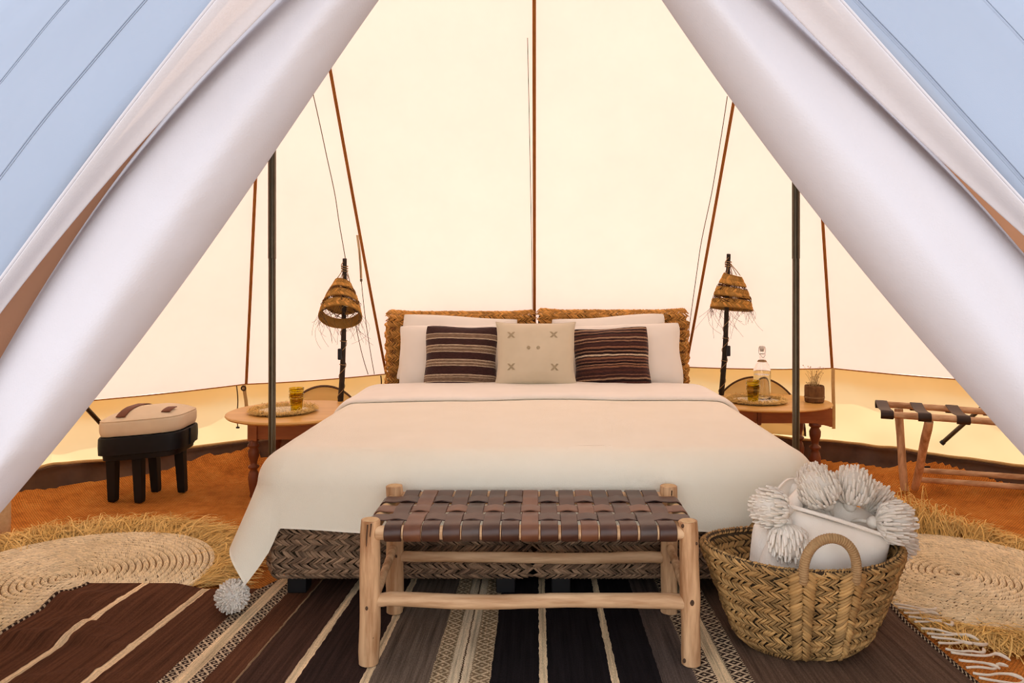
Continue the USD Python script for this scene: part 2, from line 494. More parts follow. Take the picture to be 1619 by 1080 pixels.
N = {"tc": ("texture_coordinate", {}), "mp": ("mapping", {"scale": (1, 1, 0.4)}), "n": ("noise_texture", {"scale": 7.0, "detail": 10, "roughness": 0.78}),
     "r": ("rgb_ramp", {"ramp": [(0.28, (0.46, 0.14, 0.022)), (0.5, (0.80, 0.29, 0.05)), (0.72, (0.95, 0.43, 0.10))]}),
     "m2": ("mapping", {"rotation": (0, 0, 0.785), "scale": (95, 95, 0)}), "ck": ("wave_texture", {"wave_type": "bands", "bands_direction": "x", "scale": 0.33, "distortion": 1.2, "detail": 2}),
     "ck2": ("wave_texture", {"wave_type": "bands", "bands_direction": "y", "scale": 0.33, "distortion": 1.2, "detail": 2}),
     "mu": ("math", {"math_type": "multiply"}), "n3": ("noise_texture", {"scale": 160.0, "detail": 2}), "ad": ("math", {"math_type": "add"}),
     "b": ("bump", {"strength": 0.8, "distance": 0.006}), "dk": ("map_range", {"from_min": 0.0, "from_max": 0.35, "to_min": 0.55, "to_max": 1.0, "clamp": True}), "hv": ("hsv", {}),
     "p": ("principled_bsdf", {"roughness": 0.95, "specular_ior_level": 0.15})}
L = [("tc.object", "mp.vector"), ("mp.vector", "n.vector"), ("n.fac", "r.fac"), ("tc.object", "m2.vector"), ("m2.vector", "ck.vector"), ("m2.vector", "ck2.vector"), ("ck.fac", "mu.value1"), ("ck2.fac", "mu.value2"),
     ("tc.object", "n3.vector"), ("mu.value", "ad.value1"), ("n3.fac", "ad.value2"), ("ad.value", "b.height"), ("b.normal", "p.normal"), ("mu.value", "dk.value"), ("dk.result", "hv.value"), ("r.color", "hv.color"), ("hv.color", "p.base_color")]
mat("coir", N, L, "p.BSDF")
solo("carpet", (v[used], re[f[ok]]), LOOK["coir"], "rust-orange coarse coir carpet covering the whole tent floor", "carpet")

# ------------------------------------------------------------------ the door: canvas flaps rolled back along an A, and the outer canvas beside it
def px_line(pts, n, y):
    """A line drawn through pixels at the depth y (one per point)."""
    pts = np.asarray(pts, float)
    y = np.broadcast_to(np.asarray(y, float), (len(pts),))
    w = np.array([P(a, b, d) for (a, b), d in zip(pts, y)])
    return spline(w, n)


def resample(c, key, at):
    """The curve c at heights at."""
    o = np.argsort(c[:, 2])
    return np.stack([np.interp(at, c[o, 2], c[o, k]) for k in range(3)], -1)


LEFT = dict(
    inner=[(838, -343), (600, 0), (430, 245), (338, 380), (233, 517), (157, 630), (67, 737), (0, 806), (-300, 1180), (-560, 1500)],
    outer=[(800, -395), (437, 0), (383, 54), (329, 107), (268, 180), (214, 237), (165, 314), (100, 423), (60, 480), (0, 567), (-380, 1060), (-740, 1500)],
    strip_in=[(795, -400), (437, 0), (383, 54), (329, 107), (268, 180), (237, 211), (153, 299), (69, 412), (0, 496), (-400, 960), (-860, 1500)],
    strip_out=[(770, -480), (341, 0), (276, 88), (214, 161), (130, 264), (34, 406), (0, 447), (-460, 930), (-980, 1500)], side=-1)
RIGHT = dict(
    inner=[(838, -300), (1046, 0), (1115, 99), (1164, 168), (1245, 279), (1298, 348), (1352, 412), (1437, 515), (1489, 574), (1545, 641), (1619, 720), (1920, 1080), (2270, 1500)],
    outer=[(868, -400), (1233, 0), (1306, 73), (1382, 153), (1459, 229), (1508, 275), (1566, 344), (1619, 412), (2060, 960), (2500, 1500)],
    strip_in=[(870, -400), (1233, 0), (1306, 73), (1382, 153), (1459, 229), (1508, 275), (1566, 321), (1619, 371), (2160, 900), (2760, 1500)],
    strip_out=[(890, -470), (1327, 0), (1382, 65), (1459, 149), (1535, 229), (1619, 325), (2200, 900), (2800, 1500)], side=1)
YA = 1.25
zz = np.linspace(1.98, 0.02, 110)


def flap(side, d, number, where):
    c = {}
    for k in ("inner", "outer", "strip_in", "strip_out"):
        a = np.array(d[k], float)
        on = (a[:, 1] > -10) & (a[:, 0] > -10) & (a[:, 0] < 1630)
        co = np.polyfit(a[:, 1] / 500, a[:, 0], 4, w=np.where(on, 1.0, 0.06))
        py = VY + (EYE - zz) * F / YA
        c[k] = np.stack([(np.polyval(co, py / 500) - VX) / F * YA, np.full_like(zz, YA), zz], -1)
    t = thing(f"door_{number}", f"white canvas tent door rolled back along the {where} side of the entrance", "tent door", kind="structure")
    ix, ox = c["inner"], c["outer"]
    wob = (meshkit.fbm(np.stack([zz * 1.3, zz * 0, zz * 0 + number], -1), 3, 11) - 0.5)
    cols = []
    # round the roll from its hidden back edge over the front to the far side
    for fr, dy in ((0.16, 0.20), (0.05, 0.15), (0.0, 0.09), (0.02, 0.045), (0.09, 0.0), (0.20, -0.035), (0.34, -0.062), (0.50, -0.07), (0.66, -0.055), (0.80, -0.04), (0.92, -0.012), (1.0, 0.035), (1.02, 0.10), (0.96, 0.17), (0.8, 0.22)):
        p = lerp(ix, ox, fr)
        p = p + [0, 0, 0]
        # keep the outline as seen: scale about the eye
        dyv = dy + 0.04 * wob * math.sin(min(max(fr, 0), 1) * math.pi)
        k = ((YA + dyv) / YA)[:, None]
        cols.append((p - [0, 0, EYE]) * k + [0, 0, EYE])
    g = np.array(cols)
    from scipy.interpolate import CubicSpline
    g = CubicSpline(np.arange(len(g)), g, axis=0)(np.linspace(0, len(g) - 1, 60))
    nr = normals_of(g)
    ln = meshkit.fbm(np.stack([g[..., 0] * 9 + g[..., 2] * 7, g[..., 2] * 0.8, g[..., 0] * 0], -1), 3, 31 + number) - 0.5
    g = g + nr * ln[..., None] * 0.020 * (np.sin(np.clip((np.linspace(0, 1, 60) - 0.22) / 0.5, 0, 1) * np.pi) ** 0.8)[:, None, None]
    part(t, "rolled_flap", grid(g, flip=side > 0), LOOK["flap_canvas_shade_tint"])
    si, so = c["strip_in"], c["strip_out"]
    rows = []
    for fr, dy in ((-0.25, 0.03), (0.0, -0.015), (0.03, -0.028), (0.3, -0.036), (0.65, -0.055), (0.97, -0.066), (1.0, -0.058), (1.02, -0.02)):
        p = lerp(si, so, fr)
        top = np.clip((zz - 1.30) / 0.4, 0, 1)
        k = ((YA + dy - 0.055 * top) / YA)[:, None]
        if fr < 0:
            p = lerp(si, so, 0.12)
        rows.append((p - [0, 0, EYE]) * k + [0, 0, EYE])
    g2 = CubicSpline(np.arange(len(rows)), np.array(rows), axis=0)(np.linspace(0, len(rows) - 1, 36))
    part(t, "flap_edge", grid(g2, flip=side > 0), LOOK["flap_canvas_shade_tint"])
    part(t, "hem", tube(rows[6] + [0, -0.004, 0], 0.0035, 6), LOOK["flap_canvas_shade_tint"])
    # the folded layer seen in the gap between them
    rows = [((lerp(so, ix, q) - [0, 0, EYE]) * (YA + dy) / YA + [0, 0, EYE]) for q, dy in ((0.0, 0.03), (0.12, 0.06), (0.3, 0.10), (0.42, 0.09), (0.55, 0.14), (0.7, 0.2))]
    part(t, "inner_fold", grid(np.array(rows), flip=side > 0), LOOK["fold_canvas_glow_tint"])
    return c


CL = flap(-1, LEFT, 1, "left")
CR = flap(1, RIGHT, 2, "right")

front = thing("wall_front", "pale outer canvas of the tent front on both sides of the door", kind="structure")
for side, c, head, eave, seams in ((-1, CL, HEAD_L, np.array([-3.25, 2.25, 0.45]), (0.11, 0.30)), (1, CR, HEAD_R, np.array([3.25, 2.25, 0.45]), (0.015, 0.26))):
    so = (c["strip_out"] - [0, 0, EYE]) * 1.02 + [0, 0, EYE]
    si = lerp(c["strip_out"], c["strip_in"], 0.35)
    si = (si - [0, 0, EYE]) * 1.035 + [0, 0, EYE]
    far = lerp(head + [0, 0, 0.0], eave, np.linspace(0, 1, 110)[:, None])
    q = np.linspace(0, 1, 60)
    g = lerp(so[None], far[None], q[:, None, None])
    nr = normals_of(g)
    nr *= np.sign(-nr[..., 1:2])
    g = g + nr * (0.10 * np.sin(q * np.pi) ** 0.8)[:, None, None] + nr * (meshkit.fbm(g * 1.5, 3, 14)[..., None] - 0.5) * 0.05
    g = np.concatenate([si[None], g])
    part(front, "outer_panel", grid(g, flip=side < 0), LOOK["outer_canvas_shade_tint"])
    for w in seams:
        r = w * 59 + 1
        i = int(r)
        line = lerp(g[i], g[i + 1], r - i)
        nn = nr[i]
        for o in (-0.004, 0.004):
            part(front, "stitch_line", tube(line + nn * 0.002 + np.array([o, 0, o * 0.4]), 0.0013, 5), LOOK["stitch"])
    # the slope behind the porch and the low front wall
    a = E["L6" if side < 0 else "R6"]
    low = np.array([lerp(np.array([side * 1.55, 1.25, 0.0]), np.array([a[0], a[1], 0.0]), w) for w in np.linspace(0, 1, 8)])
    high = np.array([lerp(np.array([side * 1.35, 1.27, 0.5]), a, w) for w in np.linspace(0, 1, 8)])
    part(front, "front_skirt", grid(np.array([low, high])), LOOK["wall_canvas"])

for side, head, bx in ((-1, HEAD_L, -1.125), (1, HEAD_R, 1.105)):
    t = thing("tent_pole", f"upright dark steel tent pole standing beside the {'stool side' if side < 0 else 'bottle side'} of the bed", "tent pole", (bx, 3.15, 0))
    z = np.array([0.0, 0.004, 1.25, 1.2501, 1.2505, head[2] - 0.03])
    part(t, "pole", tube(np.stack([np.full(6, bx), np.full(6, 3.15), z], 1), [0.0145, 0.015, 0.015, 0.015, 0.0165, 0.0165], 20), LOOK["pole_steel"], smooth=40)
    part(t, "foot_plate", lathe([(0, 0), (0.05, 0), (0.05, 0.006), (0.018, 0.010), (0.018, 0.05), (0, 0.05)], (bx, 3.15, 0)), LOOK["pole_steel"], smooth=30)
    part(t, "top_cap", lathe([(0, head[2] - 0.03), (0.03, head[2] - 0.03), (0.03, head[2] - 0.012), (0, head[2] - 0.008)], (bx, 3.15, 0)), LOOK["pole_steel"], smooth=30)
# ------------------------------------------------------------------ fabrics, woods, straws
plain("white_cotton", (0.90, 0.87, 0.80), (0.94, 0.91, 0.84), scale=5, rough=0.9, spec=0.15, sheen=0.15, bump=0.12, bump_scale=420)
plain("white_wool", (0.89, 0.845, 0.70), (0.93, 0.885, 0.745), scale=4, rough=0.95, spec=0.1, sheen=0.25, bump=0.35, bump_scale=300, bump_dist=0.003)
plain("throw_wool", (0.92, 0.87, 0.78), (0.95, 0.90, 0.82), scale=4, rough=0.95, spec=0.1, sheen=0.25, bump=0.35, bump_scale=300, bump_dist=0.003)
plain("pompom_yarn", (0.96, 0.91, 0.82), (0.98, 0.94, 0.87), scale=40, rough=0.95, spec=0.05, trans=0.3)
plain("cream_silk", (0.62, 0.55, 0.40), (0.70, 0.62, 0.46), scale=5, rough=0.6, spec=0.3, sheen=0.3, bump=0.2, bump_scale=160, bump_stretch=(0.3, 1, 2.5))
plain("embroidery", (0.50, 0.42, 0.28), rough=0.9)
plain("straw_bed", (0.14, 0.082, 0.050), (0.36, 0.232, 0.140), scale=9, rough=0.75, spec=0.25, island=0.55, bump=0.3, bump_scale=120, bump_stretch=(0.3, 0.3, 1))
plain("straw_gold", (0.50, 0.24, 0.055), (0.72, 0.38, 0.10), scale=9, rough=0.75, spec=0.25, island=0.35, bump=0.3, bump_scale=120)
plain("straw_basket", (0.29, 0.160, 0.055), (0.50, 0.305, 0.115), scale=7, rough=0.7, spec=0.3, island=0.42, bump=0.3, bump_scale=120)
plain("straw_shade", (0.66, 0.35, 0.075), (0.82, 0.47, 0.13), scale=20, rough=0.8, spec=0.2, island=0.3, trans=0.4)
plain("raffia", (0.74, 0.60, 0.36), (0.92, 0.80, 0.56), scale=3, rough=0.8, spec=0.25, island=0.16)
plain("raffia_brown", (0.17, 0.09, 0.035), (0.28, 0.16, 0.07), scale=4, rough=0.8, spec=0.25)
plain("raffia_fringe", (0.70, 0.44, 0.12), (0.90, 0.65, 0.25), scale=5, rough=0.8, spec=0.25, island=0.25)
plain("straw_dark", (0.035, 0.02, 0.01), (0.07, 0.045, 0.02), scale=9, rough=0.9)
plain("lamp_dark", (0.10, 0.045, 0.015), (0.16, 0.07, 0.02), scale=20, rough=0.9)
plain("log_wood", (0.34, 0.165, 0.07), (0.68, 0.43, 0.235), scale=3.2, stretch=(9, 9, 0.9), lo=0.36, hi=0.60, rough=0.6, spec=0.3, bump=0.25, bump_scale=60, bump_stretch=(1, 1, 0.08), detail=6)
plain("log_wood_lying", (0.40, 0.22, 0.105), (0.68, 0.46, 0.27), scale=3.2, stretch=(0.9, 9, 9), lo=0.36, hi=0.60, rough=0.6, spec=0.3, bump=0.25, bump_scale=60, bump_stretch=(0.08, 1, 1), detail=6)
plain("wood_end", (0.55, 0.36, 0.18), (0.66, 0.47, 0.26), scale=60, rough=0.8)
plain("knot", (0.05, 0.025, 0.012), (0.10, 0.05, 0.025), scale=60, rough=0.7)
plain("dark_wood", (0.005, 0.005, 0.006), (0.010, 0.009, 0.009), scale=12, rough=0.55, spec=0.25)
plain("black_leather", (0.004, 0.005, 0.007), (0.009, 0.010, 0.013), scale=20, rough=0.5, spec=0.25, bump=0.2, bump_scale=150)
plain("leather", (0.035, 0.011, 0.007), (0.10, 0.036, 0.018), scale=7, rough=0.40, spec=0.5, bump=0.2, bump_scale=170, island=0.2)
plain("leather_tan", (0.10, 0.034, 0.015), (0.20, 0.080, 0.038), scale=7, rough=0.40, spec=0.5, bump=0.2, bump_scale=170)
plain("leather_dark", (0.030, 0.015, 0.011), (0.08, 0.045, 0.032), scale=7, rough=0.40, spec=0.5, bump=0.2, bump_scale=170)
plain("strap_brown", (0.12, 0.035, 0.012), (0.17, 0.055, 0.02), scale=12, rough=0.55)
plain("strap_black", (0.022, 0.013, 0.009), (0.045, 0.024, 0.015), scale=12, rough=0.5, spec=0.4)
plain("pouf_canvas", (0.72, 0.60, 0.42), (0.80, 0.69, 0.50), scale=6, rough=0.85, bump=0.2, bump_scale=200)
plain("table_top", (0.62, 0.34, 0.085), (0.74, 0.44, 0.13), scale=3, stretch=(1.2, 8, 8), rough=0.38, spec=0.4, detail=6)
plain("table_wood", (0.30, 0.095, 0.030), (0.42, 0.15, 0.05), scale=4, stretch=(1.5, 1.5, 6), rough=0.42, spec=0.4, detail=6)
plain("table_leg", (0.16, 0.045, 0.018), (0.25, 0.08, 0.03), scale=5, rough=0.4, spec=0.4)
plain("stick", (0.018, 0.014, 0.012), (0.04, 0.028, 0.02), scale=16, rough=0.6)
plain("twine", (0.30, 0.185, 0.085), (0.42, 0.27, 0.13), scale=60, rough=0.9)
plain("black_plastic", (0.012, 0.014, 0.02), rough=0.4, spec=0.5)
plain("bark", (0.10, 0.045, 0.015), (0.24, 0.12, 0.045), scale=28, stretch=(1, 1, 0.5), rough=0.85, bump=0.6, bump_scale=60, bump_dist=0.004)
plain("fringe_thread", (0.07, 0.05, 0.03), (0.13, 0.09, 0.05), scale=30, rough=0.9)
plain("dry_grass", (0.36, 0.23, 0.09), (0.52, 0.37, 0.16), scale=30, rough=0.9)
plain("zip_tape", (0.10, 0.055, 0.03), (0.15, 0.085, 0.045), scale=90, rough=0.8)
plain("stopper", (0.75, 0.72, 0.66), rough=0.35)
plain("wire", (0.30, 0.28, 0.25), rough=0.35, metallic=0.9)
plain("white_yarn", (0.76, 0.68, 0.55), (0.84, 0.76, 0.63), scale=60, rough=0.95)
mat("water_glass", {"p": ("principled_bsdf", {"base_color": (0.97, 0.98, 0.97), "roughness": 0.02, "ior": 1.45, "transmission_weight": 1.0})}, [], "p.BSDF")
mat("green_glass", {"p": ("principled_bsdf", {"base_color": (0.75, 0.62, 0.05), "roughness": 0.03, "ior": 1.45, "transmission_weight": 1.0})}, [], "p.BSDF")
mat("water", {"p": ("principled_bsdf", {"base_color": (0.98, 0.98, 0.97), "roughness": 0.0, "ior": 1.33, "transmission_weight": 1.0})}, [], "p.BSDF")


def striped(name, stops, axis="z", lo=-0.2, hi=0.2, wob=0.006):
    """Woven stripes along one axis of the cushion's own frame. stops: (position 0..1, colour) each the start of a stripe."""
    N = {"tc": ("texture_coordinate", {}), "sp": ("separate_xyz", {}), "n": ("noise_texture", {"scale": 9.0, "detail": 2}), "nm": ("math", {"math_type": "multiply_add", "value2": wob * 2, "value3": -wob}),
         "ad": ("math", {"math_type": "add"}), "mr": ("map_range", {"from_min": lo, "from_max": hi, "to_min": 0.0, "to_max": 1.0}), "r": ("rgb_ramp", {"ramp": stops, "interpolate": False}),
         "fn": ("noise_texture", {"scale": 260.0, "detail": 2}), "fm": ("mapping", {"scale": (0.15, 1, 1.3)}), "fr": ("map_range", {"from_min": 0.3, "from_max": 0.7, "to_min": 0.6, "to_max": 1.3}), "hv": ("hsv", {}),
         "b": ("bump", {"strength": 0.4, "distance": 0.002}), "p": ("principled_bsdf", {"roughness": 0.9, "specular_ior_level": 0.15, "sheen_weight": 0.15})}
    L = [("tc.object", "sp.vector"), ("tc.object", "n.vector"), ("n.fac", "nm.value1"), ("sp." + axis, "ad.value1"), ("nm.value", "ad.value2"), ("ad.value", "mr.value"), ("mr.result", "r.fac"),
         ("tc.object", "fm.vector"), ("fm.vector", "fn.vector"), ("fn.fac", "fr.value"), ("fr.result", "hv.value"), ("r.color", "hv.color"), ("hv.color", "p.base_color"), ("fn.fac", "b.height"), ("b.normal", "p.normal")]
    return mat(name, N, L, "p.BSDF")


DK, GY, LT, RD = (0.045, 0.018, 0.016), (0.20, 0.13, 0.085), (0.50, 0.40, 0.28), (0.085, 0.03, 0.02)
stops = []
for a, w in ((0.0, .03), (0.03, .012), (0.042, .11), (0.152, .012), (0.164, .045), (0.209, .01), (0.219, .02), (0.239, .012), (0.251, .11), (0.361, .012), (0.373, .03), (0.403, .01), (0.413, .03), (0.443, .012), (0.455, .10), (0.555, .012),
             (0.567, .04), (0.607, .012), (0.619, .028), (0.647, .012), (0.659, .09), (0.749, .012), (0.761, .055), (0.816, .012), (0.828, .172)):
    stops.append((a, LT if w <= 0.0125 else DK if w >= 0.09 else GY))
striped("stripe_wide", stops, lo=-0.21, hi=0.21, wob=0.003)
rs = np.random.default_rng(3)
stops, a = [], 0.0
while a < 1:
    w = rs.uniform(0.012, 0.038)
    stops.append((a, DK if rs.random() < 0.6 else (0.02, 0.008, 0.008)))
    stops.append((min(a + w, 1), [RD, (0.23, 0.105, 0.06), (0.30, 0.16, 0.09), (0.36, 0.22, 0.13)][rs.integers(4)] if not 0.46 < a < 0.51 else (0.62, 0.48, 0.33)))
    a += w + rs.uniform(0.012, 0.03)
striped("stripe_narrow", stops, lo=-0.21, hi=0.21, wob=0.009)

# ------------------------------------------------------------------ the bed
BX0, BX1, BY0, BY1 = -0.965, 0.965, 2.665, 4.60
for side, x0, x1 in ((0, BX0, -0.022), (1, 0.0, BX1)):
    xm = (x0 + x1) / 2
    t = thing("bed_base", ("braided straw bed base under the left half of the mattress", "braided straw bed base under the right half of the mattress, behind the basket")[side], "bed base", (xm, (BY0 + BY1) / 2, 0.0125), group="straw bed bases")
    z0, z1 = 0.075, 0.325
    part(t, "body", rbox((x1 - x0 - 0.016, BY1 - BY0 - 0.016, z1 - z0 - 0.02), 0.03, 3, (xm, (BY0 + BY1) / 2, (z0 + z1) / 2)), LOOK["straw_dark"], smooth=30)
    for fx in (x0 + 0.09, x1 - 0.09):
        for fy in (BY0 + 0.07, BY1 - 0.07):
            part(t, "foot", rbox((0.07, 0.07, 0.066), 0.006, 2, (fx, fy, 0.0125 + 0.033)), LOOK["dark_wood"], smooth=30)
    # two braids round the front and the outer side, ten rows of straws in each third
    L0, rc = x1 - x0, 0.03
    outer_left = side == 0
    depth = 1.1

    def S(U, V, H, x0=x0, x1=x1, outer=outer_left):
        # u runs along the front from the outer corner; negative u goes back along the outer side
        uu = U
        x = np.where(uu >= 0, x0 + uu, x0) if outer else np.where(uu >= 0, x1 - uu, x1)
        y = np.where(uu >= 0, BY0, BY0 - uu)
        nx = np.where(uu >= 0, 0.0, -1.0 if outer else 1.0)
        ny = np.where(uu >= 0, -1.0, 0.0)
        k = np.clip(1 - np.abs(uu) / rc, 0, 1) ** 2 * rc * 0.35
        sx = 1 if outer else -1
        x, y = x + k * sx, y + k
        zc = (z0 + z1) / 2
        band = 0.007 * np.cos((V - z0) / (z1 - z0) * 4 * np.pi) * -1
        endr = np.clip(1 - np.minimum(V - z0, z1 - V) / 0.03, 0, 1) ** 2 * 0.018 + np.clip(1 - (L0 - uu) / 0.03, 0, 1) ** 2 * 0.02
        h = H + 0.004 + band - endr
        return np.stack([x + nx * h, y + ny * h, V], -1)

    rows = 12
    for q in range(2):
        part(t, "braid", zigzag(S, -depth, L0 + 0.008, z0 + q * (z1 - z0) / 2, 6, (z1 - z0) / rows, 0.0150, 0.0085, lean=1.25, wide=0.98, first=q * 0), LOOK["straw_bed"], each=15)

solo("mattress", rbox((1.88, 1.88, 0.20), 0.06, 4, (0, 3.66, 0.43)), LOOK["white_cotton"], "white mattress lying on the straw bed bases under the blanket", "mattress")

TOPZ, RR = 0.540, 0.12
IX0, IX1, IY0 = BX0 + 0.07, BX1 - 0.065, BY0 + 0.068


def drape(U, V, lift=0.0, flare=0.05, fold=0.38):
    """A cloth point (U, V measured on the flat cloth) laid over the bed."""
    dx = np.where(U < IX0, U - IX0, np.where(U > IX1, U - IX1, 0.0))
    dy = np.minimum(V - IY0, 0.0)
    d = np.hypot(dx, dy) + 1e-12
    nx, ny = dx / d, dy / d
    r = RR + lift
    arc = RR * np.pi / 2
    a = np.clip(d / RR, 0, np.pi / 2)
    s = np.clip(d - arc, 0, None)
    phi = np.arctan2(np.abs(dy), np.abs(dx) + 1e-12)
    side = np.abs(dx) > 0
    near = np.exp(-np.clip(V - IY0, 0, None) / 0.22)
    fl = flare + side * fold * np.exp(-((phi - 0.42) / 0.42) ** 2) * near
    turn = phi + 0.36 * np.sin(2 * phi) * side * (dy < 0)
    nx, ny = np.where(side & (dy < 0), np.sign(dx) * np.cos(turn), nx), np.where(side & (dy < 0), -np.sin(turn), ny)
    rip = 0.05 * np.sin(V * 6.1 + 0.7 * np.sign(dx)) * (np.abs(nx) > 0.95) + 0.014 * np.sin(U * 7.3 + 1.0) * (np.abs(ny) > 0.95)
    out = r * np.sin(a) + s * (fl + rip)
    drop = r * (1 - np.cos(a)) + s * np.sqrt(np.clip(1 - fl ** 2, 0.2, 1))
    crown = 0.014 * np.clip(1 - (np.clip(U, IX0, IX1) / IX1) ** 2, 0, 1) * np.clip((V - IY0) / 0.6, 0, 1)
    bx, by = np.clip(U, IX0, IX1), np.maximum(V, IY0)
    soft = (meshkit.fbm(np.stack([bx * 2.3, by * 2.3, bx * 0], -1), 3, 17) - 0.5) * 0.012
    return np.stack([bx + nx * out, by + ny * out, TOPZ + lift + crown + soft - drop], -1)


t = thing("blanket", "thick cream wool blanket spread over the bed, hanging down at the foot", "blanket", (0, 3.3, 0.1))
nu, nv = 150, 120
uu = np.concatenate([np.linspace(IX0 - 0.395, IX0, 36)[:-1], np.linspace(IX0, IX1, 70)[:-1], np.linspace(IX1, IX1 + 0.395, 36)])
vv = np.concatenate([np.linspace(IY0 - 0.335, IY0, 34)[:-1], np.linspace(IY0, 4.15, 60)])
UU, VV = np.meshgrid(uu, vv, indexing="ij")
VV2 = VV + 0.012 * np.sin(UU * 5.0 + 0.4) * (VV < IY0)
g = drape(UU, VV2)
cloth = solid_sheet(g, 0.006)
part(t, "cloth", cloth, LOOK["white_wool"])


def pompom(c, R, n=520, rnd=None, thick=0.066, squash=(1, 1, 1), face=None):
    """A ball of yarn ends."""
    rnd = rnd or RNG
    k = np.arange(n) + 0.5
    ph, th = np.arccos(1 - 2 * k / n), np.pi * (1 + 5 ** 0.5) * k
    d = np.stack([np.cos(th) * np.sin(ph), np.sin(th) * np.sin(ph), np.cos(ph)], -1) + rnd.normal(0, 0.10, (n, 3))
    if face is not None:
        face = np.asarray(face, float) / np.linalg.norm(face)
        d = d + np.clip((d @ face), 0, 1)[:, None] * -1.1 * face
    d /= np.linalg.norm(d, axis=1, keepdims=True)
    a = np.cross(d, rnd.normal(0, 1, (n, 3)))
    a /= np.linalg.norm(a, axis=1, keepdims=True)
    b = np.cross(d, a)
    ln = R * rnd.uniform(0.86, 1.08, n)
    bend = a * (rnd.normal(0, 0.10, n) * R)[:, None]
    sides = 4
    ang = np.arange(sides) * 2 * np.pi / sides
    st = [(0.30, 0.5, 0.0), (0.72, 0.95, 0.35), (0.95, 1.05, 0.8), (1.0, 0.55, 1.0)]
    rings = []
    for q, w, bb in st:
        cc = d * (ln * q)[:, None] + bend * bb
        rings.append(cc[:, None] + R * thick * w * (np.cos(ang)[None, :, None] * a[:, None] + np.sin(ang)[None, :, None] * b[:, None]))
    v = np.stack(rings, 1).reshape(n, -1, 3)
    v = np.concatenate([v, (d * (ln * 1.0)[:, None] + bend)[:, None]], 1)
    f = []
    for i in range(len(st) - 1):
        for j in range(sides):
            p, q, r, s = i * sides + j, i * sides + (j + 1) % sides, (i + 1) * sides + (j + 1) % sides, (i + 1) * sides + j
            f += [[p, q, r], [p, r, s]]
    top = len(st) * sides
    for j in range(sides):
        f.append([(len(st) - 1) * sides + j, (len(st) - 1) * sides + (j + 1) % sides, top])
    m = v.shape[1]
    core = trimesh.creation.icosphere(2, R * 0.80)
    return cat([((v * squash).reshape(-1, 3) + c, (np.arange(n)[:, None, None] * m + np.array(f)[None]).reshape(-1, 3)), (core.vertices * squash + c, core.faces)])


def tassel(knob, axis, R, n=130, rnd=None, yarn=0.0046):
    """A yarn tassel as on a blanket's edge: strands spring from a knob, fan out and end as a ball."""
    rnd = rnd or RNG
    axis = np.asarray(axis, float) / np.linalg.norm(axis)
    e1 = np.cross(axis, [0.3, 0.2, 0.93])
    e1 /= np.linalg.norm(e1)
    e2 = np.cross(axis, e1)
    c = knob + axis * R * 0.85
    k = np.arange(n) + 0.5
    cosv = 1 - 1.62 * k / n                          # from straight on to well past the side
    ph, th = np.arccos(cosv), np.pi * (1 + 5 ** 0.5) * k
    d = np.cos(ph)[:, None] * axis + np.sin(ph)[:, None] * (np.cos(th)[:, None] * e1 + np.sin(th)[:, None] * e2)
    d = d + rnd.normal(0, 0.07, (n, 3))
    d /= np.linalg.norm(d, axis=1, keepdims=True)
    end = c + d * (R * rnd.uniform(0.90, 1.08, n))[:, None]
    lat = d - (d @ axis)[:, None] * axis
    q = np.linspace(0, 1, 7)[:, None, None]
    ctrl = knob + axis * R * 0.25 + lat * R * 0.95 + rnd.normal(0, 0.05 * R, (n, 3))
    p = (1 - q) ** 2 * (knob + lat * R * 0.2) + 2 * q * (1 - q) * ctrl + q ** 2 * end        # (7, n, 3)
    t = np.gradient(p, axis=0)
    t /= np.linalg.norm(t, axis=-1, keepdims=True) + 1e-9
    a = np.cross(t, rnd.normal(0, 1, (1, n, 3)))
    a /= np.linalg.norm(a, axis=-1, keepdims=True) + 1e-9
    b = np.cross(t, a)
    ang = np.arange(5) * 2 * np.pi / 5
    rad = (yarn * np.array([0.6, 0.9, 1.0, 1.05, 1.1, 1.1, 0.75]))[:, None, None, None] * rnd.uniform(0.85, 1.2, n)[None, :, None, None]
    v = p[:, :, None] + rad * (np.cos(ang)[:, None] * a[:, :, None] + np.sin(ang)[:, None] * b[:, :, None])
    v = np.concatenate([v.transpose(1, 0, 2, 3).reshape(n, 35, 3), (p[-1] + t[-1] * yarn * 0.6)[:, None]], 1)
    f = []
    for i in range(6):
        for j in range(5):
            w, x, y, z = i * 5 + j, i * 5 + (j + 1) % 5, (i + 1) * 5 + (j + 1) % 5, (i + 1) * 5 + j
            f += [[w, x, y], [w, y, z]]
    f += [[30 + j, 30 + (j + 1) % 5, 35] for j in range(5)]
    core = trimesh.creation.icosphere(2, R * 0.80)
    return cat([(v.reshape(-1, 3), (np.arange(n)[:, None, None] * 36 + np.array(f)[None]).reshape(-1, 3)), (core.vertices + c, core.faces)])


tip = g[0, 0]
pc = np.array([-1.044, 2.54, 0.0125 + 0.058])
cord_pts = spline([tip + [0.005, 0.004, 0.02], tip + [-0.01, -0.01, -0.015], (tip + pc) / 2 + [0.01, 0, 0.005], pc], 12)
part(t, "pompom_cord", tube(cord_pts, 0.005, 7), LOOK["pompom_yarn"])
pp = part(t, "pompom", pompom(pc, 0.056, 460, thick=0.072), LOOK["pompom_yarn"], label="fluffy white yarn pompom at the blanket's corner")

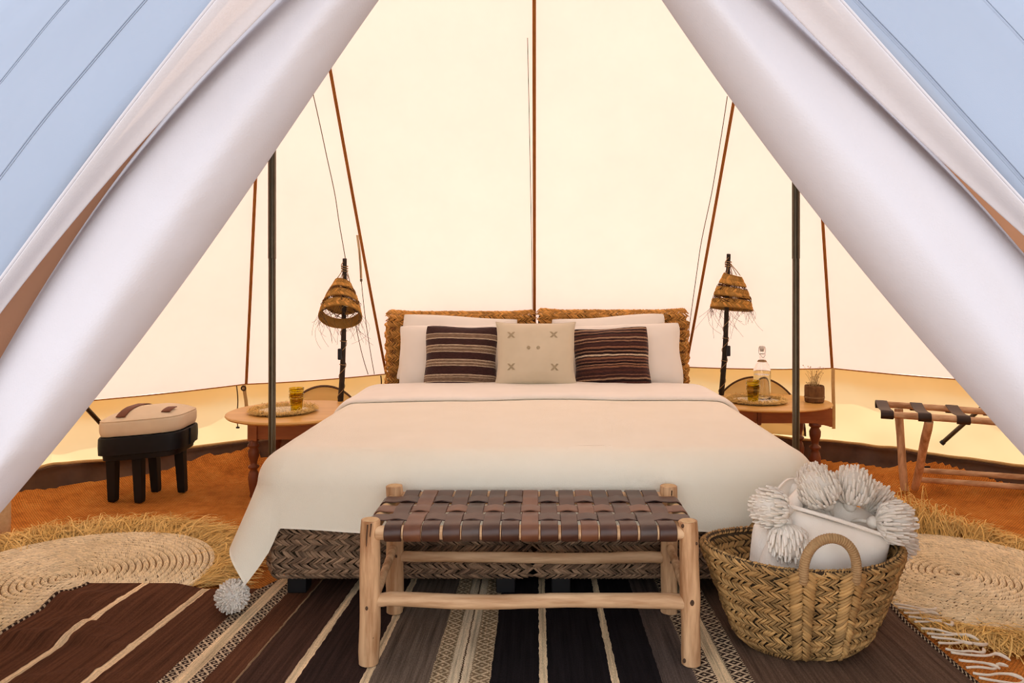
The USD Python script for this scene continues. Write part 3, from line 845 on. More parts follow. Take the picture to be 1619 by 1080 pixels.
# the folded-back duvet end across the bed
t = thing("duvet", "white duvet end folded back across the bed in front of the cushions", "duvet", (0, 3.95, 0.3))
uu = np.concatenate([np.linspace(IX0 - 0.30, IX0, 26)[:-1], np.linspace(IX0, IX1, 60)[:-1], np.linspace(IX1, IX1 + 0.30, 26)])
sect = [(0.02, 0.006), (0.0, 0.008), (-0.004, 0.016), (0.004, 0.026), (0.03, 0.030), (0.10, 0.032), (0.20, 0.029), (0.32, 0.030), (0.42, 0.029), (0.50, 0.028), (0.56, 0.024), (0.59, 0.016), (0.58, 0.008)]
g = []
for dv, lf in sect:
    edge = 3.70 + 0.03 * np.sin(uu * 2.6 + 0.8) + 0.012 * np.sin(uu * 9 + 1) + 0.05 * (np.abs(uu) / 0.95) ** 3
    ww = 0.006 * (meshkit.fbm(np.stack([uu * 5, np.full_like(uu, dv * 6), uu * 0], -1), 3, 41) - 0.5) * min(1, lf / 0.03)
    g.append(drape(uu, edge + dv, lift=lf + ww, flare=0.05))
part(t, "fold", grid(np.array(g)), LOOK["white_cotton"])

# headboards
for side, x0, x1, zt in ((0, -0.940, -0.008, 0.958), (1, 0.006, 0.950, 0.968)):
    xm = (x0 + x1) / 2
    yf = 4.625
    t = thing("headboard", ("golden braided straw headboard behind the wide-striped cushion", "golden braided straw headboard behind the narrow-striped cushion")[side], "headboard", (xm, yf + 0.04, 0.0), group="straw headboards")
    part(t, "board", rbox((x1 - x0 - 0.012, 0.075, zt - 0.012), 0.03, 3, (xm, yf + 0.045, (zt - 0.012) / 2)), LOOK["straw_dark"], smooth=30)

    def S(U, V, H, zt=zt, yf=yf, x0=x0, x1=x1):
        # v above the top goes over the rounded edge
        r = 0.035
        over = np.clip((V - (zt - r)) / r, 0, np.pi * 0.9)
        z = np.where(V < zt - r, V, zt - r + r * np.sin(over))
        y = np.where(V < zt - r, yf, yf + r * (1 - np.cos(over)))
        ny, nz = -np.cos(over), np.sin(over)
        band = 0.008 * np.abs(np.sin((V - zt) / 0.056 * np.pi))
        c = np.clip(1 - np.minimum(U - x0, x1 - U) / 0.03, 0, 1) ** 2 * 0.02
        lift = 0.012 * np.clip(1 - np.minimum(U - x0, x1 - U) / 0.15, 0, 1)
        h = H + 0.003 + band - c
        return np.stack([U, y + ny * h, z + nz * h + lift], -1)

    for q in range(5):
        part(t, "braid", zigzag(S, x0 + 0.006, x1 - 0.006, zt + 0.056 - 0.056 * (q + 1) + 0.0, 3, 0.056 / 3, 0.0125, 0.0065, lean=1.25, wide=0.98, first=q), LOOK["straw_gold"], each=15)
    xe = x0 + 0.045 if side == 0 else x1 - 0.045

    def S2(U, V, H, xe=xe, yf=yf):
        r = 0.048
        a = U / r
        bulge = 0.012 * np.abs(np.sin(V / 0.072 * np.pi))
        h = r + H + bulge - 0.01
        return np.stack([xe + h * np.sin(a), yf + 0.012 - h * np.cos(a) * 0.75, V], -1)

    for q in range(10):
        z0 = zt - 0.06 - 0.072 * (q + 1)
        part(t, "edge_braid", zigzag(S2, -0.082, 0.082, z0, 3, 0.024, 0.0125, 0.008, lean=1.1, wide=1.0, first=q), LOOK["straw_gold"], each=15)
    part(t, "edge_core", tube(np.array([[xe, yf + 0.012, 0.02], [xe, yf + 0.012, zt - 0.075]]), 0.035, 12), LOOK["lamp_dark"])


def pillow(w, h, t, n=36, ear=0.07, seed=0, soft=1.0):
    """A filled pillow standing in the x-z plane, front to -y."""
    a = np.sin(np.linspace(-1, 1, n) * np.pi / 2)
    u, v = np.meshgrid(a, a, indexing="ij")
    x = w / 2 * u * (1 - ear * (1 - v ** 2) * np.abs(u) ** 1.5)
    z = h / 2 * v * (1 - ear * (1 - u ** 2) * np.abs(v) ** 1.5)
    rc = 1 - 0.035 * (np.abs(u) * np.abs(v)) ** 6 * (1 if ear < 0.06 else 0)
    x, z = x * rc * (1 + 0.012 * np.sin(v * 5 + seed)), z * rc * (1 + 0.012 * np.sin(u * 4 + seed * 2)) - 0.02 * h * np.abs(u) ** 2 * (seed in (1, 3)) * np.clip(v, 0, 1) * -np.sign(u + 1e-9) * (1 if seed == 1 else -1)
    th = (np.clip(1 - np.abs(u) ** 2.3, 0, 1) * np.clip(1 - np.abs(v) ** 2.3, 0, 1)) ** 0.55 * t / 2 * 1.12
    wr = meshkit.fbm(np.stack([x * 7, z * 7, x * 0 + seed], -1), 3, seed) - 0.5
    crease = (np.abs(u * v)) ** 1.2
    th = th * (1 + soft * 0.35 * wr * (1 - 0.3 * crease))
    low = 1 + 0.12 * (-v) * (1 - np.abs(u) ** 2)
    f1, f2 = np.stack([x, -th * low, z], -1), np.stack([x, th * low, z], -1)
    m = cat([grid(f1), grid(f2, flip=True)])
    return m, (u, v, f1)


def place_pillow(name, label, catg, px, py, y, w, h, t, lean, roll, mat_, yaw=0, seed=0, ear=0.07, group=None, soft=1.0):
    m, front = pillow(w, h, t, seed=seed, ear=ear, soft=soft)
    c = P(px, py, y)
    q = thing(name, label, catg, c, (-lean, roll, yaw), group)
    part(q, "cover", m, LOOK[mat_], local=True)
    v, f = vf(m)
    # the seam round the edge
    a = np.linspace(0, 1, 24)
    u = np.sin(np.linspace(-1, 1, 36) * np.pi / 2)
    ring = np.concatenate([front[2][:, 0], front[2][-1, 1:], front[2][::-1, -1][1:], front[2][0, ::-1][1:]])
    part(q, "piping", tube(ring, 0.0028, 5), LOOK[mat_], local=True)
    return q, front


place_pillow("pillow", "white bed pillow at the back on the left, top corner upright against headboard", "pillow", 724, 553, 4.54, 0.72, 0.42, 0.10, 12, 4, "white_cotton", seed=1, ear=0.035, group="white bed pillows")
place_pillow("pillow", "white bed pillow standing directly behind the wide-striped cushion", "pillow", 722, 565, 4.45, 0.70, 0.40, 0.12, 14, -1, "white_cotton", seed=2, ear=0.035, group="white bed pillows")
place_pillow("pillow", "white bed pillow at the back on the right, slanting up to its top corner", "pillow", 966, 553, 4.54, 0.70, 0.42, 0.10, 12, -4.5, "white_cotton", seed=3, ear=0.035, group="white bed pillows")
place_pillow("pillow", "white bed pillow standing directly behind the narrow-striped cushion", "pillow", 985, 564, 4.45, 0.71, 0.40, 0.12, 14, -2, "white_cotton", seed=4, ear=0.035, group="white bed pillows")
place_pillow("cushion", "square cushion with wide dark brown bands and thin grey stripes", "cushion", 729, 567, 4.31, 0.42, 0.385, 0.15, 16, 1.5, "stripe_wide", 4, seed=5, ear=0.045, soft=0.6)
place_pillow("cushion", "square cushion with many narrow wavy red-brown stripes", "cushion", 967, 568, 4.31, 0.44, 0.375, 0.16, 16, -3.0, "stripe_narrow", -5, seed=6, ear=0.045, soft=0.6)
q, fr = place_pillow("cushion", "plain cream cushion with small embroidered crosses in the middle of the bed", "cushion", 847, 561, 4.24, 0.465, 0.385, 0.16, 15, 0, "cream_silk", 0, seed=7, ear=0.075, soft=0.6)
from scipy.interpolate import RegularGridInterpolator
axis_ = np.linspace(-1, 1, 36)
surf = RegularGridInterpolator((axis_, axis_), fr[2])


def on_cushion(pts):
    pts = np.asarray(pts, float)
    p = surf(np.arcsin(np.clip(pts, -1, 1)) * 2 / np.pi)
    return p - [0, 0.0015, 0]


for cx, cz in ((-0.62, 0.56), (0.45, 0.56), (-0.62, -0.42), (0.47, -0.44)):
    st = []
    for sx in (-1, 1):
        a = np.linspace(-1, 1, 9)[:, None]
        for o in (-0.016, 0.016):
            st.append(tube(on_cushion(np.array([cx + o, cz]) + a * np.array([0.075, sx * 0.095])), 0.0026, 4))
    part(q, "embroidered_cross", cat(st), LOOK["embroidery"], local=True)
for cx in (-0.17, 0.06):
    st = [tube(on_cushion(np.array([cx, 0.13]) + np.linspace(-1, 1, 7)[:, None] * np.array(d)), 0.0026, 4) for d in ((0.045, 0), (0, 0.055), (0.03, 0.038), (0.03, -0.038))]
    part(q, "embroidered_star", cat(st), LOOK["embroidery"], local=True)
# ------------------------------------------------------------------ the bench with woven leather straps
def log(a, b, r0, r1=None, n=10, seed=0, sides=14, bow=0.004):
    """A peeled branch from a to b."""
    a, b = np.asarray(a, float), np.asarray(b, float)
    t = np.linspace(0, 1, n)[:, None]
    p = lerp(a, b, t)
    w = (meshkit.noise(np.stack([t[:, 0] * 3, t[:, 0] * 0 + seed * 3.7, t[:, 0] * 0], -1)) - 0.5) * 2 * bow
    w2 = (meshkit.noise(np.stack([t[:, 0] * 3, t[:, 0] * 0 + seed * 5.1 + 9, t[:, 0] * 0], -1)) - 0.5) * 2 * bow
    d = (b - a) / np.linalg.norm(b - a)
    e = np.cross(d, [0.3, 0.5, 0.81])
    e /= np.linalg.norm(e)
    p = p + w[:, None] * e + w2[:, None] * np.cross(d, e)
    r = lerp(r0, r1 or r0, t[:, 0]) * (1 + 0.10 * (meshkit.noise(np.stack([t[:, 0] * 4, t[:, 0] * 0 + seed, t[:, 0] * 0], -1)) - 0.5))
    # rounded ends
    p = np.vstack([a - d * 0.0, a + d * 0.002, p[1:-1], b - d * 0.002, b])
    r = np.concatenate([[r[0] * 0.86, r[0] * 0.97], r[1:-1], [r[-1] * 0.97, r[-1] * 0.86]])
    v, f = tube(p, r, sides)
    k = meshkit.noise(v * [60, 60, 14] + seed) - 0.5
    axis_p = a + ((v - a) @ d)[:, None] * d
    rad = v - axis_p
    return v + rad * (0.10 * k)[:, None], f


FL, FR = np.array([-0.498, 2.20, 0.0145]), np.array([0.459, 2.195, 0.0145])
BL, BR = np.array([-0.487, 2.545, 0.0145]), np.array([0.455, 2.545, 0.0145])
bench = thing("bench", "low log bench with woven brown leather strap seat at the bed's foot", "bench", (-0.02, 2.37, 0.0145))
for i, (p, h, tx) in enumerate(((FL, 0.442, 0.006), (FR, 0.440, -0.010), (BL, 0.449, -0.002), (BR, 0.449, 0.0))):
    top = p + [tx, 0.0, h - p[2]]
    leg = part(bench, "leg", log(p, top, 0.0295, 0.0300, 12, seed=i + 1, sides=18), LOOK["log_wood"])
    part(leg, "top_end", lathe([(0, 0.0), (0.022, 0.0), (0.0235, 0.0008), (0.021, 0.0022), (0, 0.003)], top - [0, 0, 0.001]), LOOK["wood_end"])
    for kx, ky, kr in ([(577, 908, 1.0), (581, 962, 0.9), (590, 1010, 0.5)], [(1079, 833, 0.9), (1101, 861, 0.7), (1077, 958, 0.7), (1093, 953, 1.4), (1082, 1048, 1.0)], [(627, 880, 0.8)], [(1060, 889, 0.7), (1055, 842, 0.5)])[i]:
        h_ = EYE - (ky - VY) / F * (p[1] - 0.03)
        ax_ = lerp(p, top, (h_ - p[2]) / (top[2] - p[2]))
        off = np.clip(P(kx, ky, p[1] - 0.02)[0] - ax_[0], -0.026, 0.026)
        c = np.array([ax_[0] + off, ax_[1] - math.sqrt(0.0302 ** 2 - off ** 2), h_])
        m = trimesh.creation.icosphere(2, 1.0)
        part(leg, "knot", (m.vertices * np.array([0.0048, 0.0022, 0.0070]) * kr + c, m.faces), LOOK["knot"])
    if i in (0, 3):
        for u0, z0_, z1_ in ((-0.004, 0.28, 0.435), (0.006, 0.40, 0.438)) if i == 0 else ((0.004, 0.30, 0.44),):
            pts = []
            for z_ in np.linspace(z0_, z1_, 12):
                a_ = lerp(p, top, (z_ - p[2]) / (top[2] - p[2]))
                o_ = u0 + 0.0015 * math.sin(z_ * 60)
                pts.append([a_[0] + o_, a_[1] - math.sqrt(0.0301 ** 2 - o_ ** 2), z_])
            part(leg, "crack", tube(np.array(pts), np.linspace(0.0012, 0.0022, 12), 5), LOOK["knot"])
for a, b, r, s in ((FL + [0, 0, 0.186], FR + [0, 0, 0.184], 0.0205, 11), (BL + [0, 0, 0.192], BR + [0, 0, 0.186], 0.0175, 12)):
    d = (b - a) / np.linalg.norm(b - a)
    m = log(a + d * 0.022, b - d * 0.022, r, r * 1.08, 24, seed=s, bow=0.006)
    part(bench, "stretcher", m, LOOK["log_wood_lying"])
for a, b, r, s in ((FL + [0, 0, 0.155], BL + [0, 0, 0.235], 0.0135, 13), (FR + [0, 0, 0.165], BR + [0, 0, 0.235], 0.0135, 14)):
    part(bench, "stretcher", log(lerp(a, b, 0.06), lerp(a, b, 0.94), r, r, 10, seed=s), LOOK["log_wood"])
SZ = 0.405                                            # centre height of the seat rails
rf, rbk = 0.0215, 0.0200
yfr, ybr = 2.193, 2.550
railz = lambda x: SZ + 0.0 * x
for y, s in ((yfr, 21), (ybr, 22)):
    part(bench, "seat_rail", log([-0.475, y, SZ], [0.436, y, SZ], rf, rf, 16, seed=s, bow=0.001), LOOK["log_wood_lying"])
for x, s in ((-0.492, 23), (0.457, 24)):
    part(bench, "seat_rail", log([x, 2.222, SZ], [x, 2.522, SZ], 0.0185, 0.0185, 10, seed=s, bow=0.001), LOOK["wood_end"])
NS = 15
sx = np.linspace(-0.425, 0.388, NS) + RNG.normal(0, 0.0012, NS)
RY = np.array([2.268, 2.362, 2.458])                   # the three long straps
top_z = SZ + rf + 0.0035


def ribbon(path, side, w, th):
    """A strap of width w and thickness th along a path; side: its width direction."""
    p = np.asarray(path, float)
    d = np.gradient(p, axis=0)
    d /= np.linalg.norm(d, axis=1, keepdims=True) + 1e-12
    sd = np.asarray(side, float)
    n = np.cross(sd, d)
    n /= np.linalg.norm(n, axis=1, keepdims=True) + 1e-12
    prof = [(-0.5, -0.25), (-0.47, 0.5), (0.0, 0.62), (0.47, 0.5), (0.5, -0.25), (0.47, -0.5), (-0.47, -0.5)]
    v = np.stack([p + sd * w * a + n * th * b for a, b in prof], 1)
    m, f = grid(v, closed_v=True)
    nn, k = len(p), len(prof)
    caps = [[0, i, i + 1] for i in range(1, k - 1)] + [[(nn - 1) * k, (nn - 1) * k + i + 1, (nn - 1) * k + i] for i in range(1, k - 1)]
    return m, np.vstack([f, np.array(caps)])


tone = ["leather", "leather_tan", "leather", "leather_dark", "leather", "leather_tan"]
amp = 0.0048
for i in range(NS):
    ys, zs = [], []
    path = []
    skew = RNG.normal(0, 0.002)
    for a in np.linspace(-2.0, -0.1, 8):               # round the front rail from below
        ang = a + math.pi / 2 - 0.0
        path.append((yfr - (rf + 0.003) * math.cos(-a - 0.0) * 1.0, SZ + (rf + 0.003) * math.sin(a + math.pi / 2 + 0.0)))
    path = [(yfr - (rf + 0.003) * math.sin(q), SZ + (rf + 0.003) * math.cos(q)) for q in np.linspace(2.6, 0.15, 9)]
    inner = np.linspace(yfr + 0.012, ybr - 0.012, 34)
    for y in inner:
        w = 0.0
        for j, ry in enumerate(RY):
            over = 1 if (i + j) % 2 else -1
            w += over * amp * math.exp(-((y - ry) / 0.030) ** 2)
        sag = -0.006 * math.sin((y - yfr) / (ybr - yfr) * math.pi)
        path.append((y, top_z + w + sag))
    path += [(ybr + (rf + 0.003) * math.sin(q), SZ + (rf + 0.003) * math.cos(q)) for q in np.linspace(0.15, 2.6, 9)]
    pts = np.array([[sx[i] + skew * (y - yfr) / 0.35, y, z] for y, z in path])
    part(bench, "strap", ribbon(pts, (1, 0, 0), 0.0525 * RNG.uniform(0.96, 1.02), 0.0032), LOOK[tone[(i * 5 + i // 3) % 6]], smooth=50)
for j, ry in enumerate(RY):
    path = [(-0.492 - 0.022 * math.sin(q), SZ + 0.022 * math.cos(q)) for q in np.linspace(2.6, 0.2, 9)]
    for x in np.linspace(-0.470, 0.436, 150):
        w = 0.0
        for i in range(NS):
            over = -1 if (i + j) % 2 else 1
            w += over * amp * math.exp(-((x - sx[i]) / 0.021) ** 2)
        path.append((x, top_z - 0.006 * math.sin((ry - yfr) / (ybr - yfr) * math.pi) + w))
    path += [(0.457 + 0.022 * math.sin(q), SZ + 0.022 * math.cos(q)) for q in np.linspace(0.2, 2.6, 9)]
    pts = np.array([[x, ry, z] for x, z in path])
    part(bench, "strap", ribbon(pts, (0, -1, 0), 0.062, 0.0032), LOOK[("leather", "leather_tan", "leather")[j]], smooth=50)

# ------------------------------------------------------------------ the straw basket
BC = np.array([0.835, 2.325, 0.0145])
bH = 0.302


def basket_radius(v):
    q = np.clip(v / bH, 0, 1)
    return 0.185 + 0.125 * q ** 0.85, 0.130 + 0.075 * q ** 0.85


def basket_S(U, V, H):
    """u: angle, v: height; the rim dips a little at the front and rises at the ends."""
    a, b = basket_radius(V)
    rnd = np.clip(1 - V / 0.05, 0, 1) ** 2 * 0.03
    band = 0.0055 * np.abs(np.sin((V) / 0.0755 * np.pi))
    h = H + band - rnd
    bump = 0.008 * (meshkit.noise(np.stack([np.cos(U) * 2.2, np.sin(U) * 2.2, V * 6], -1), 5) - 0.5)
    c, s = np.cos(U), np.sin(U)
    nx, ny = c / a, s / b
    nn = np.hypot(nx, ny)
    z = V * (1 + 0.05 * (np.abs(c) ** 2 - 0.5) * V / bH)
    return np.stack([BC[0] + a * c + (h + bump) * nx / nn, BC[1] + b * s + (h + bump) * ny / nn, BC[2] + z + 0.25 * h], -1)


basket = thing("basket", "braided straw basket with looped handle standing on the striped rug beside the bench", "basket", BC)
ang = np.linspace(0, 2 * np.pi, 97)[:-1]
hv = np.concatenate([np.linspace(0.0, bH, 22)])
shell = []
for v in hv:
    shell.append(basket_S(ang, np.full(96, v), np.full(96, -0.012)))
for v in hv[::-1]:
    shell.append(basket_S(ang, np.full(96, max(v, 0.012)), np.full(96, -0.022)))
m1 = grid(np.array(shell), closed_v=True)
bot = np.vstack([shell[0], BC[None]])
k = np.arange(96)
part(basket, "body", cat([(m1[0], m1[1][:, ::-1]), (bot, np.stack([np.full(96, 96), (k + 1) % 96, k], 1)), (bot + [0, 0, 0.012], np.stack([np.full(96, 96), k, (k + 1) % 96], 1))]), LOOK["straw_dark"])
pitch = 0.056
for q in range(4):
    part(basket, "braid", zigzag(basket_S, 0, 2 * np.pi, q * 0.0755 + 0.002, 4, 0.0755 / 4, 0.054, 0.0085, lean=5.0 * 0.95, wide=0.90, rnd=np.random.default_rng(50 + q)), LOOK["straw_basket"], each=15)


def basket_in(U, V, H):
    return basket_S(U, V, -0.022 - H)


part(basket, "inner_braid", cat([zigzag(basket_in, 0, 2 * np.pi, 0.12, 9, 0.0195, 0.062, 0.006, lean=4.6, wide=1.0, rnd=np.random.default_rng(60))]), LOOK["straw_basket"], each=15)
rim = basket_S(ang, np.full(96, bH + 0.002), np.full(96, -0.012))
nr = 220
ra = np.linspace(0, 2 * np.pi, nr + 1)[:-1]


def rim_S(U, V, H):
    c = basket_S(U, np.full_like(U, bH + 0.001), np.full_like(U, -0.012))
    rad = 0.0105 + H
    a, b = basket_radius(np.array(bH))
    nx, ny = np.cos(U) / a, np.sin(U) / b
    nn = np.hypot(nx, ny)
    return c + np.stack([nx / nn * rad * np.cos(V), ny / nn * rad * np.cos(V), rad * np.sin(V)], -1)


rr = np.stack([np.stack([ra, np.full(nr, -0.9)], 1)])[0]
part(basket, "rim", strands(rim_S, rr, 0.10, 4.4, 0.034, 0.005, rnd=np.random.default_rng(61)), LOOK["straw_basket"], each=15)
part(basket, "rim_core", tube(np.vstack([rim, rim[:1]]), 0.010, 8, caps=False), LOOK["straw_dark"])
# the handle: two braids up the front joined by a bound loop (and the same at the back)
for sgn, name in ((-1, "handle"), (1, "handle")):
    u_mid = -np.pi / 2 if sgn < 0 else np.pi / 2
    hd = None
    loop_pts = []
    for side in (-1, 1):
        u0 = u_mid + side * 0.235 * (1 if sgn < 0 else -1)

        def S(U, V, H, u0=u0):
            a = np.full_like(U, 0) + u0
            t = np.clip(1 - V / bH, 0, 1)
            return basket_S(a + (U / 0.25) * (1 + 0.15 * (V / bH - 1)) + side * sgn * -0.03 * t, V, H + 0.015 + 0.005 * np.cos(U / 0.036 * np.pi / 2 * 1.0))

        def St(U, V, H, S=S):
            return S(V, U, H)

        n = 15
        st = []
        mesh = cat([strands(St, np.stack([np.linspace(0.008, bH - 0.012, 26), np.full(26, -0.030 if w < 0 else 0.030)], 1), 0.020, 0.029 if w < 0 else -0.029, 0.014, 0.008, rnd=np.random.default_rng(70 + int(side + w)), over=0.12) for w in (-1, 1)])
        br = part(basket, "handle_braid", mesh, LOOK["straw_basket"], each=15)
        loop_pts.append(S(np.zeros(1), np.array([bH - 0.012]), np.array([0.0]))[0])
    a, b = loop_pts
    mid = (a + b) / 2
    tt = np.linspace(0, np.pi, 64)
    half = (b - a) / 2
    lp = mid + -np.cos(tt)[:, None] * half * (1 + 0.10 * np.sin(tt)[:, None]) + (np.sin(tt) ** 0.85)[:, None] * np.array([0, 0.012 * sgn, 0.118])
    lp = np.vstack([a - [0, 0.006 * sgn, 0.012], lp, b - [0, 0.006 * sgn, 0.012]])
    nl = 300
    lp = spline(lp, nl)
    rr_ = 0.0125 * (1 + 0.16 * np.abs(np.sin(np.arange(nl) * np.pi / 6.0)))
    part(basket, "handle", tube(lp, rr_, 12), LOOK["twine"], label="handle loop bound with twine")

# ------------------------------------------------------------------ the white throw in the basket
throw = thing("throw", "folded white throw blanket with big yarn pompoms stuffed into the basket", "throw", (0.9, 2.36, 0.06))


def quilt(TL, TR, BR_, BL_, th, n=26, m=20, puff=0.3, seed=0, bend=0.0, top_roll=0.0):
    """A folded blanket: a thick soft slab over four corners."""
    TL, TR, BR_, BL_ = (np.asarray(x, float) for x in (TL, TR, BR_, BL_))
    u, v = np.meshgrid(np.sin(np.linspace(-1, 1, n) * np.pi / 2) * 0.5 + 0.5, np.sin(np.linspace(-1, 1, m) * np.pi / 2) * 0.5 + 0.5, indexing="ij")
    p = (TL * ((1 - u) * (1 - v))[..., None] + TR * (u * (1 - v))[..., None] + BR_ * (u * v)[..., None] + BL_ * ((1 - u) * v)[..., None])
    nrm = np.cross(TR - TL, BL_ - TL)
    nrm /= np.linalg.norm(nrm)
    if nrm[1] > 0:
        nrm = -nrm
    e = (np.clip(1 - np.abs(2 * u - 1) ** 6, 0, 1) * np.clip(1 - np.abs(2 * v - 1) ** 6, 0, 1)) ** 0.5
    w = meshkit.fbm(np.stack([u * 3, v * 2.2, u * 0 + seed], -1), 3, seed) - 0.5
    bow = bend * (4 * u * (1 - u))[..., None] * nrm
    f = p + bow + nrm * (th / 2 * e * (1 + puff * w))[..., None]
    b = p + bow - nrm * (th / 2 * e * (1 + puff * w))[..., None]
    flip = np.cross(TR - TL, BL_ - TL)[1] > 0
    return cat([grid(f, flip=not flip), grid(b, flip=flip)])


part(throw, "front_fold", quilt(P(1233, 800, 2.31), P(1408, 850, 2.30), P(1372, 985, 2.26), P(1168, 975, 2.26), 0.085, bend=0.035, seed=2), LOOK["throw_wool"])
part(throw, "back_fold", quilt(P(1250, 762, 2.42), P(1392, 815, 2.42), P(1370, 960, 2.36), P(1200, 960, 2.37), 0.075, bend=0.02, seed=5), LOOK["throw_wool"])
part(throw, "side_fold", quilt(P(1192, 830, 2.35), P(1262, 770, 2.37), P(1300, 970, 2.33), P(1178, 960, 2.33), 0.075, bend=0.02, seed=8), LOOK["throw_wool"])
# the turned-over edge that stands open at the top left
aa = np.linspace(0, 1, 22)
q0, q1, q2 = P(1216, 792, 2.40), P(1251, 757, 2.41), P(1292, 775, 2.43)
arc = spline([q0, P(1232, 772, 2.385), q1, P(1268, 760, 2.42), q2], 22)
g = np.array([arc + np.array([0.0, 0.012, -0.11]) * w + np.array([0.02, 0, 0]) * w for w in np.linspace(0, 1, 8)])
part(throw, "open_edge", solid_sheet(np.transpose(g, (1, 0, 2)), 0.010), LOOK["throw_wool"])
hem = np.array([lerp(P(1236, 797, 2.275), P(1410, 851, 2.262), w) + [0, -0.01 * math.sin(w * math.pi), 0.006 * math.sin(w * math.pi)] for w in np.linspace(0, 1, 24)])
part(throw, "hem", tube(hem, 0.006, 8), LOOK["throw_wool"])
balls = [((1243, 806, 2.275), (-0.9, -0.25, 0.15), 0.062), ((1243, 826, 2.240), (-0.05, -0.35, -0.9), 0.060), ((1285, 785, 2.46), (0.15, 0.0, 0.95), 0.058), ((1308, 797, 2.34), (-0.45, -0.1, 0.75), 0.066), ((1344, 798, 2.37), (0.05, -0.1, 0.8), 0.066),
         ((1368, 812, 2.42), (0.7, 0.1, 0.7), 0.060), ((1382, 826, 2.30), (0.75, -0.35, 0.10), 0.064), ((1392, 822, 2.42), (0.8, 0.1, 0.1), 0.055), ((1400, 848, 2.37), (0.75, -0.1, -0.25), 0.052)]
for i, ((px, py, y), ax_, R) in enumerate(balls):
    k_ = P(px, py, y)
    an = np.asarray(ax_, float) / np.linalg.norm(ax_)
    t2 = part(throw, "pompom", tassel(k_ + an * R * 0.12, ax_, R, 150, np.random.default_rng(100 + i)), LOOK["pompom_yarn"])
    kn = trimesh.creation.icosphere(3, R * 0.30)
    part(t2, "yarn_head", (kn.vertices * (1 + 0.02 * np.sin(kn.vertices[:, :1] * 900)) + k_ - an * R * 0.05, kn.faces), LOOK["pompom_yarn"])
    part(t2, "yarn_tie", tube(spline([k_ - an * R * 0.2, k_ - an * R * 0.5 + [0, 0.004, 0.004], k_ - an * R * 0.8 + [0, 0.03, -0.01]], 8), 0.0055, 6), LOOK["pompom_yarn"])
solo("yarn_pompom", pompom(np.array([1.125, 2.50, 0.0145 + 0.05]), 0.05, 420, np.random.default_rng(130), thick=0.075), LOOK["pompom_yarn"], "white yarn pompom lying on the rug behind the straw basket", "pompom")

# ------------------------------------------------------------------ the rugs
def mat_lift(X, Y):
    """How far the striped rug is raised where it overlaps the round mats."""
    out = 0
    for cx, cy in ((-1.80, 2.86), (1.64, 2.88)):
        r = np.hypot(X - cx, Y - cy)
        out = np.maximum(out, 0.021 * np.clip((0.58 - r) / 0.10, 0, 1))
    return out


RL, RR_, RF, RB = -1.70, 1.235, 1.72, 2.745
us, vs = np.linspace(RL, RR_, 240), np.linspace(RF, RB + 0.35, 120)
U, V = np.meshgrid(us, vs, indexing="ij")
back = np.where(U < -1.0, RB + 0.012 * np.sin(U * 14), RB + 0.35)
vv = RF + (V - RF) * ((RB + np.clip((U + 1.05) / 0.12, 0, 1) * 0.30 * np.clip((0.98 - U) / 0.1, 0, 1) - RF) / (RB + 0.35 - RF))
vv = np.where(U > 0.9, RF + (V - RF) * ((lerp(RB, 2.63, np.clip((U - 0.95) / 0.28, 0, 1)) - RF) / (RB + 0.35 - RF)), vv)
skew = np.clip(-U, 0, None) / 1.3
px_ = U + 0.085 * skew * (vv - 2.4) * 1.0 + 0.025 * np.clip(U, 0, None) * -(vv - 2.4)
w1 = meshkit.fbm(np.stack([px_ * 3.2 + vv * 2.0, vv * 7.0 - px_ * 1.0, px_ * 0], -1), 3, 77) - 0.5
leftness = np.clip((-U - 0.98) / 0.2, 0, 1)
pz = 0.0045 + mat_lift(px_, vv) + leftness * np.clip(w1, -0.1, 1) * 0.085 * np.clip((RB - vv) / 0.15, 0.1, 1) + 0.0015 * w1
pz = np.maximum(pz, 0.0045 + mat_lift(px_, vv))
RUG = np.stack([px_, vv, pz], -1)
cream, brown, dark, grey, tan = (0.62, 0.48, 0.30), (0.085, 0.034, 0.017), (0.010, 0.008, 0.009), (0.120, 0.088, 0.066), (0.24, 0.155, 0.085)
stripes = [(-1.70, -1.495, brown), (-1.495, -1.470, cream), (-1.470, -1.268, brown), (-1.268, -1.238, cream), (-1.238, -1.055, brown), (-1.055, -0.93, "band"), (-0.93, -0.845, brown), (-0.845, -0.838, tan), (-0.838, -0.700, (0.050, 0.025, 0.017)),
           (-0.700, -0.672, cream), (-0.672, -0.492, (0.028, 0.016, 0.013)), (-0.492, -0.468, cream), (-0.468, -0.300, grey), (-0.300, -0.130, "wide"), (-0.130, 0.008, dark), (0.008, 0.032, cream), (0.032, 0.212, dark), (0.212, 0.234, cream), (0.234, 0.355, dark),
           (0.355, 0.455, (0.085, 0.063, 0.053)), (0.455, 0.615, "band2"), (0.615, 1.24, (0.105, 0.066, 0.045))]
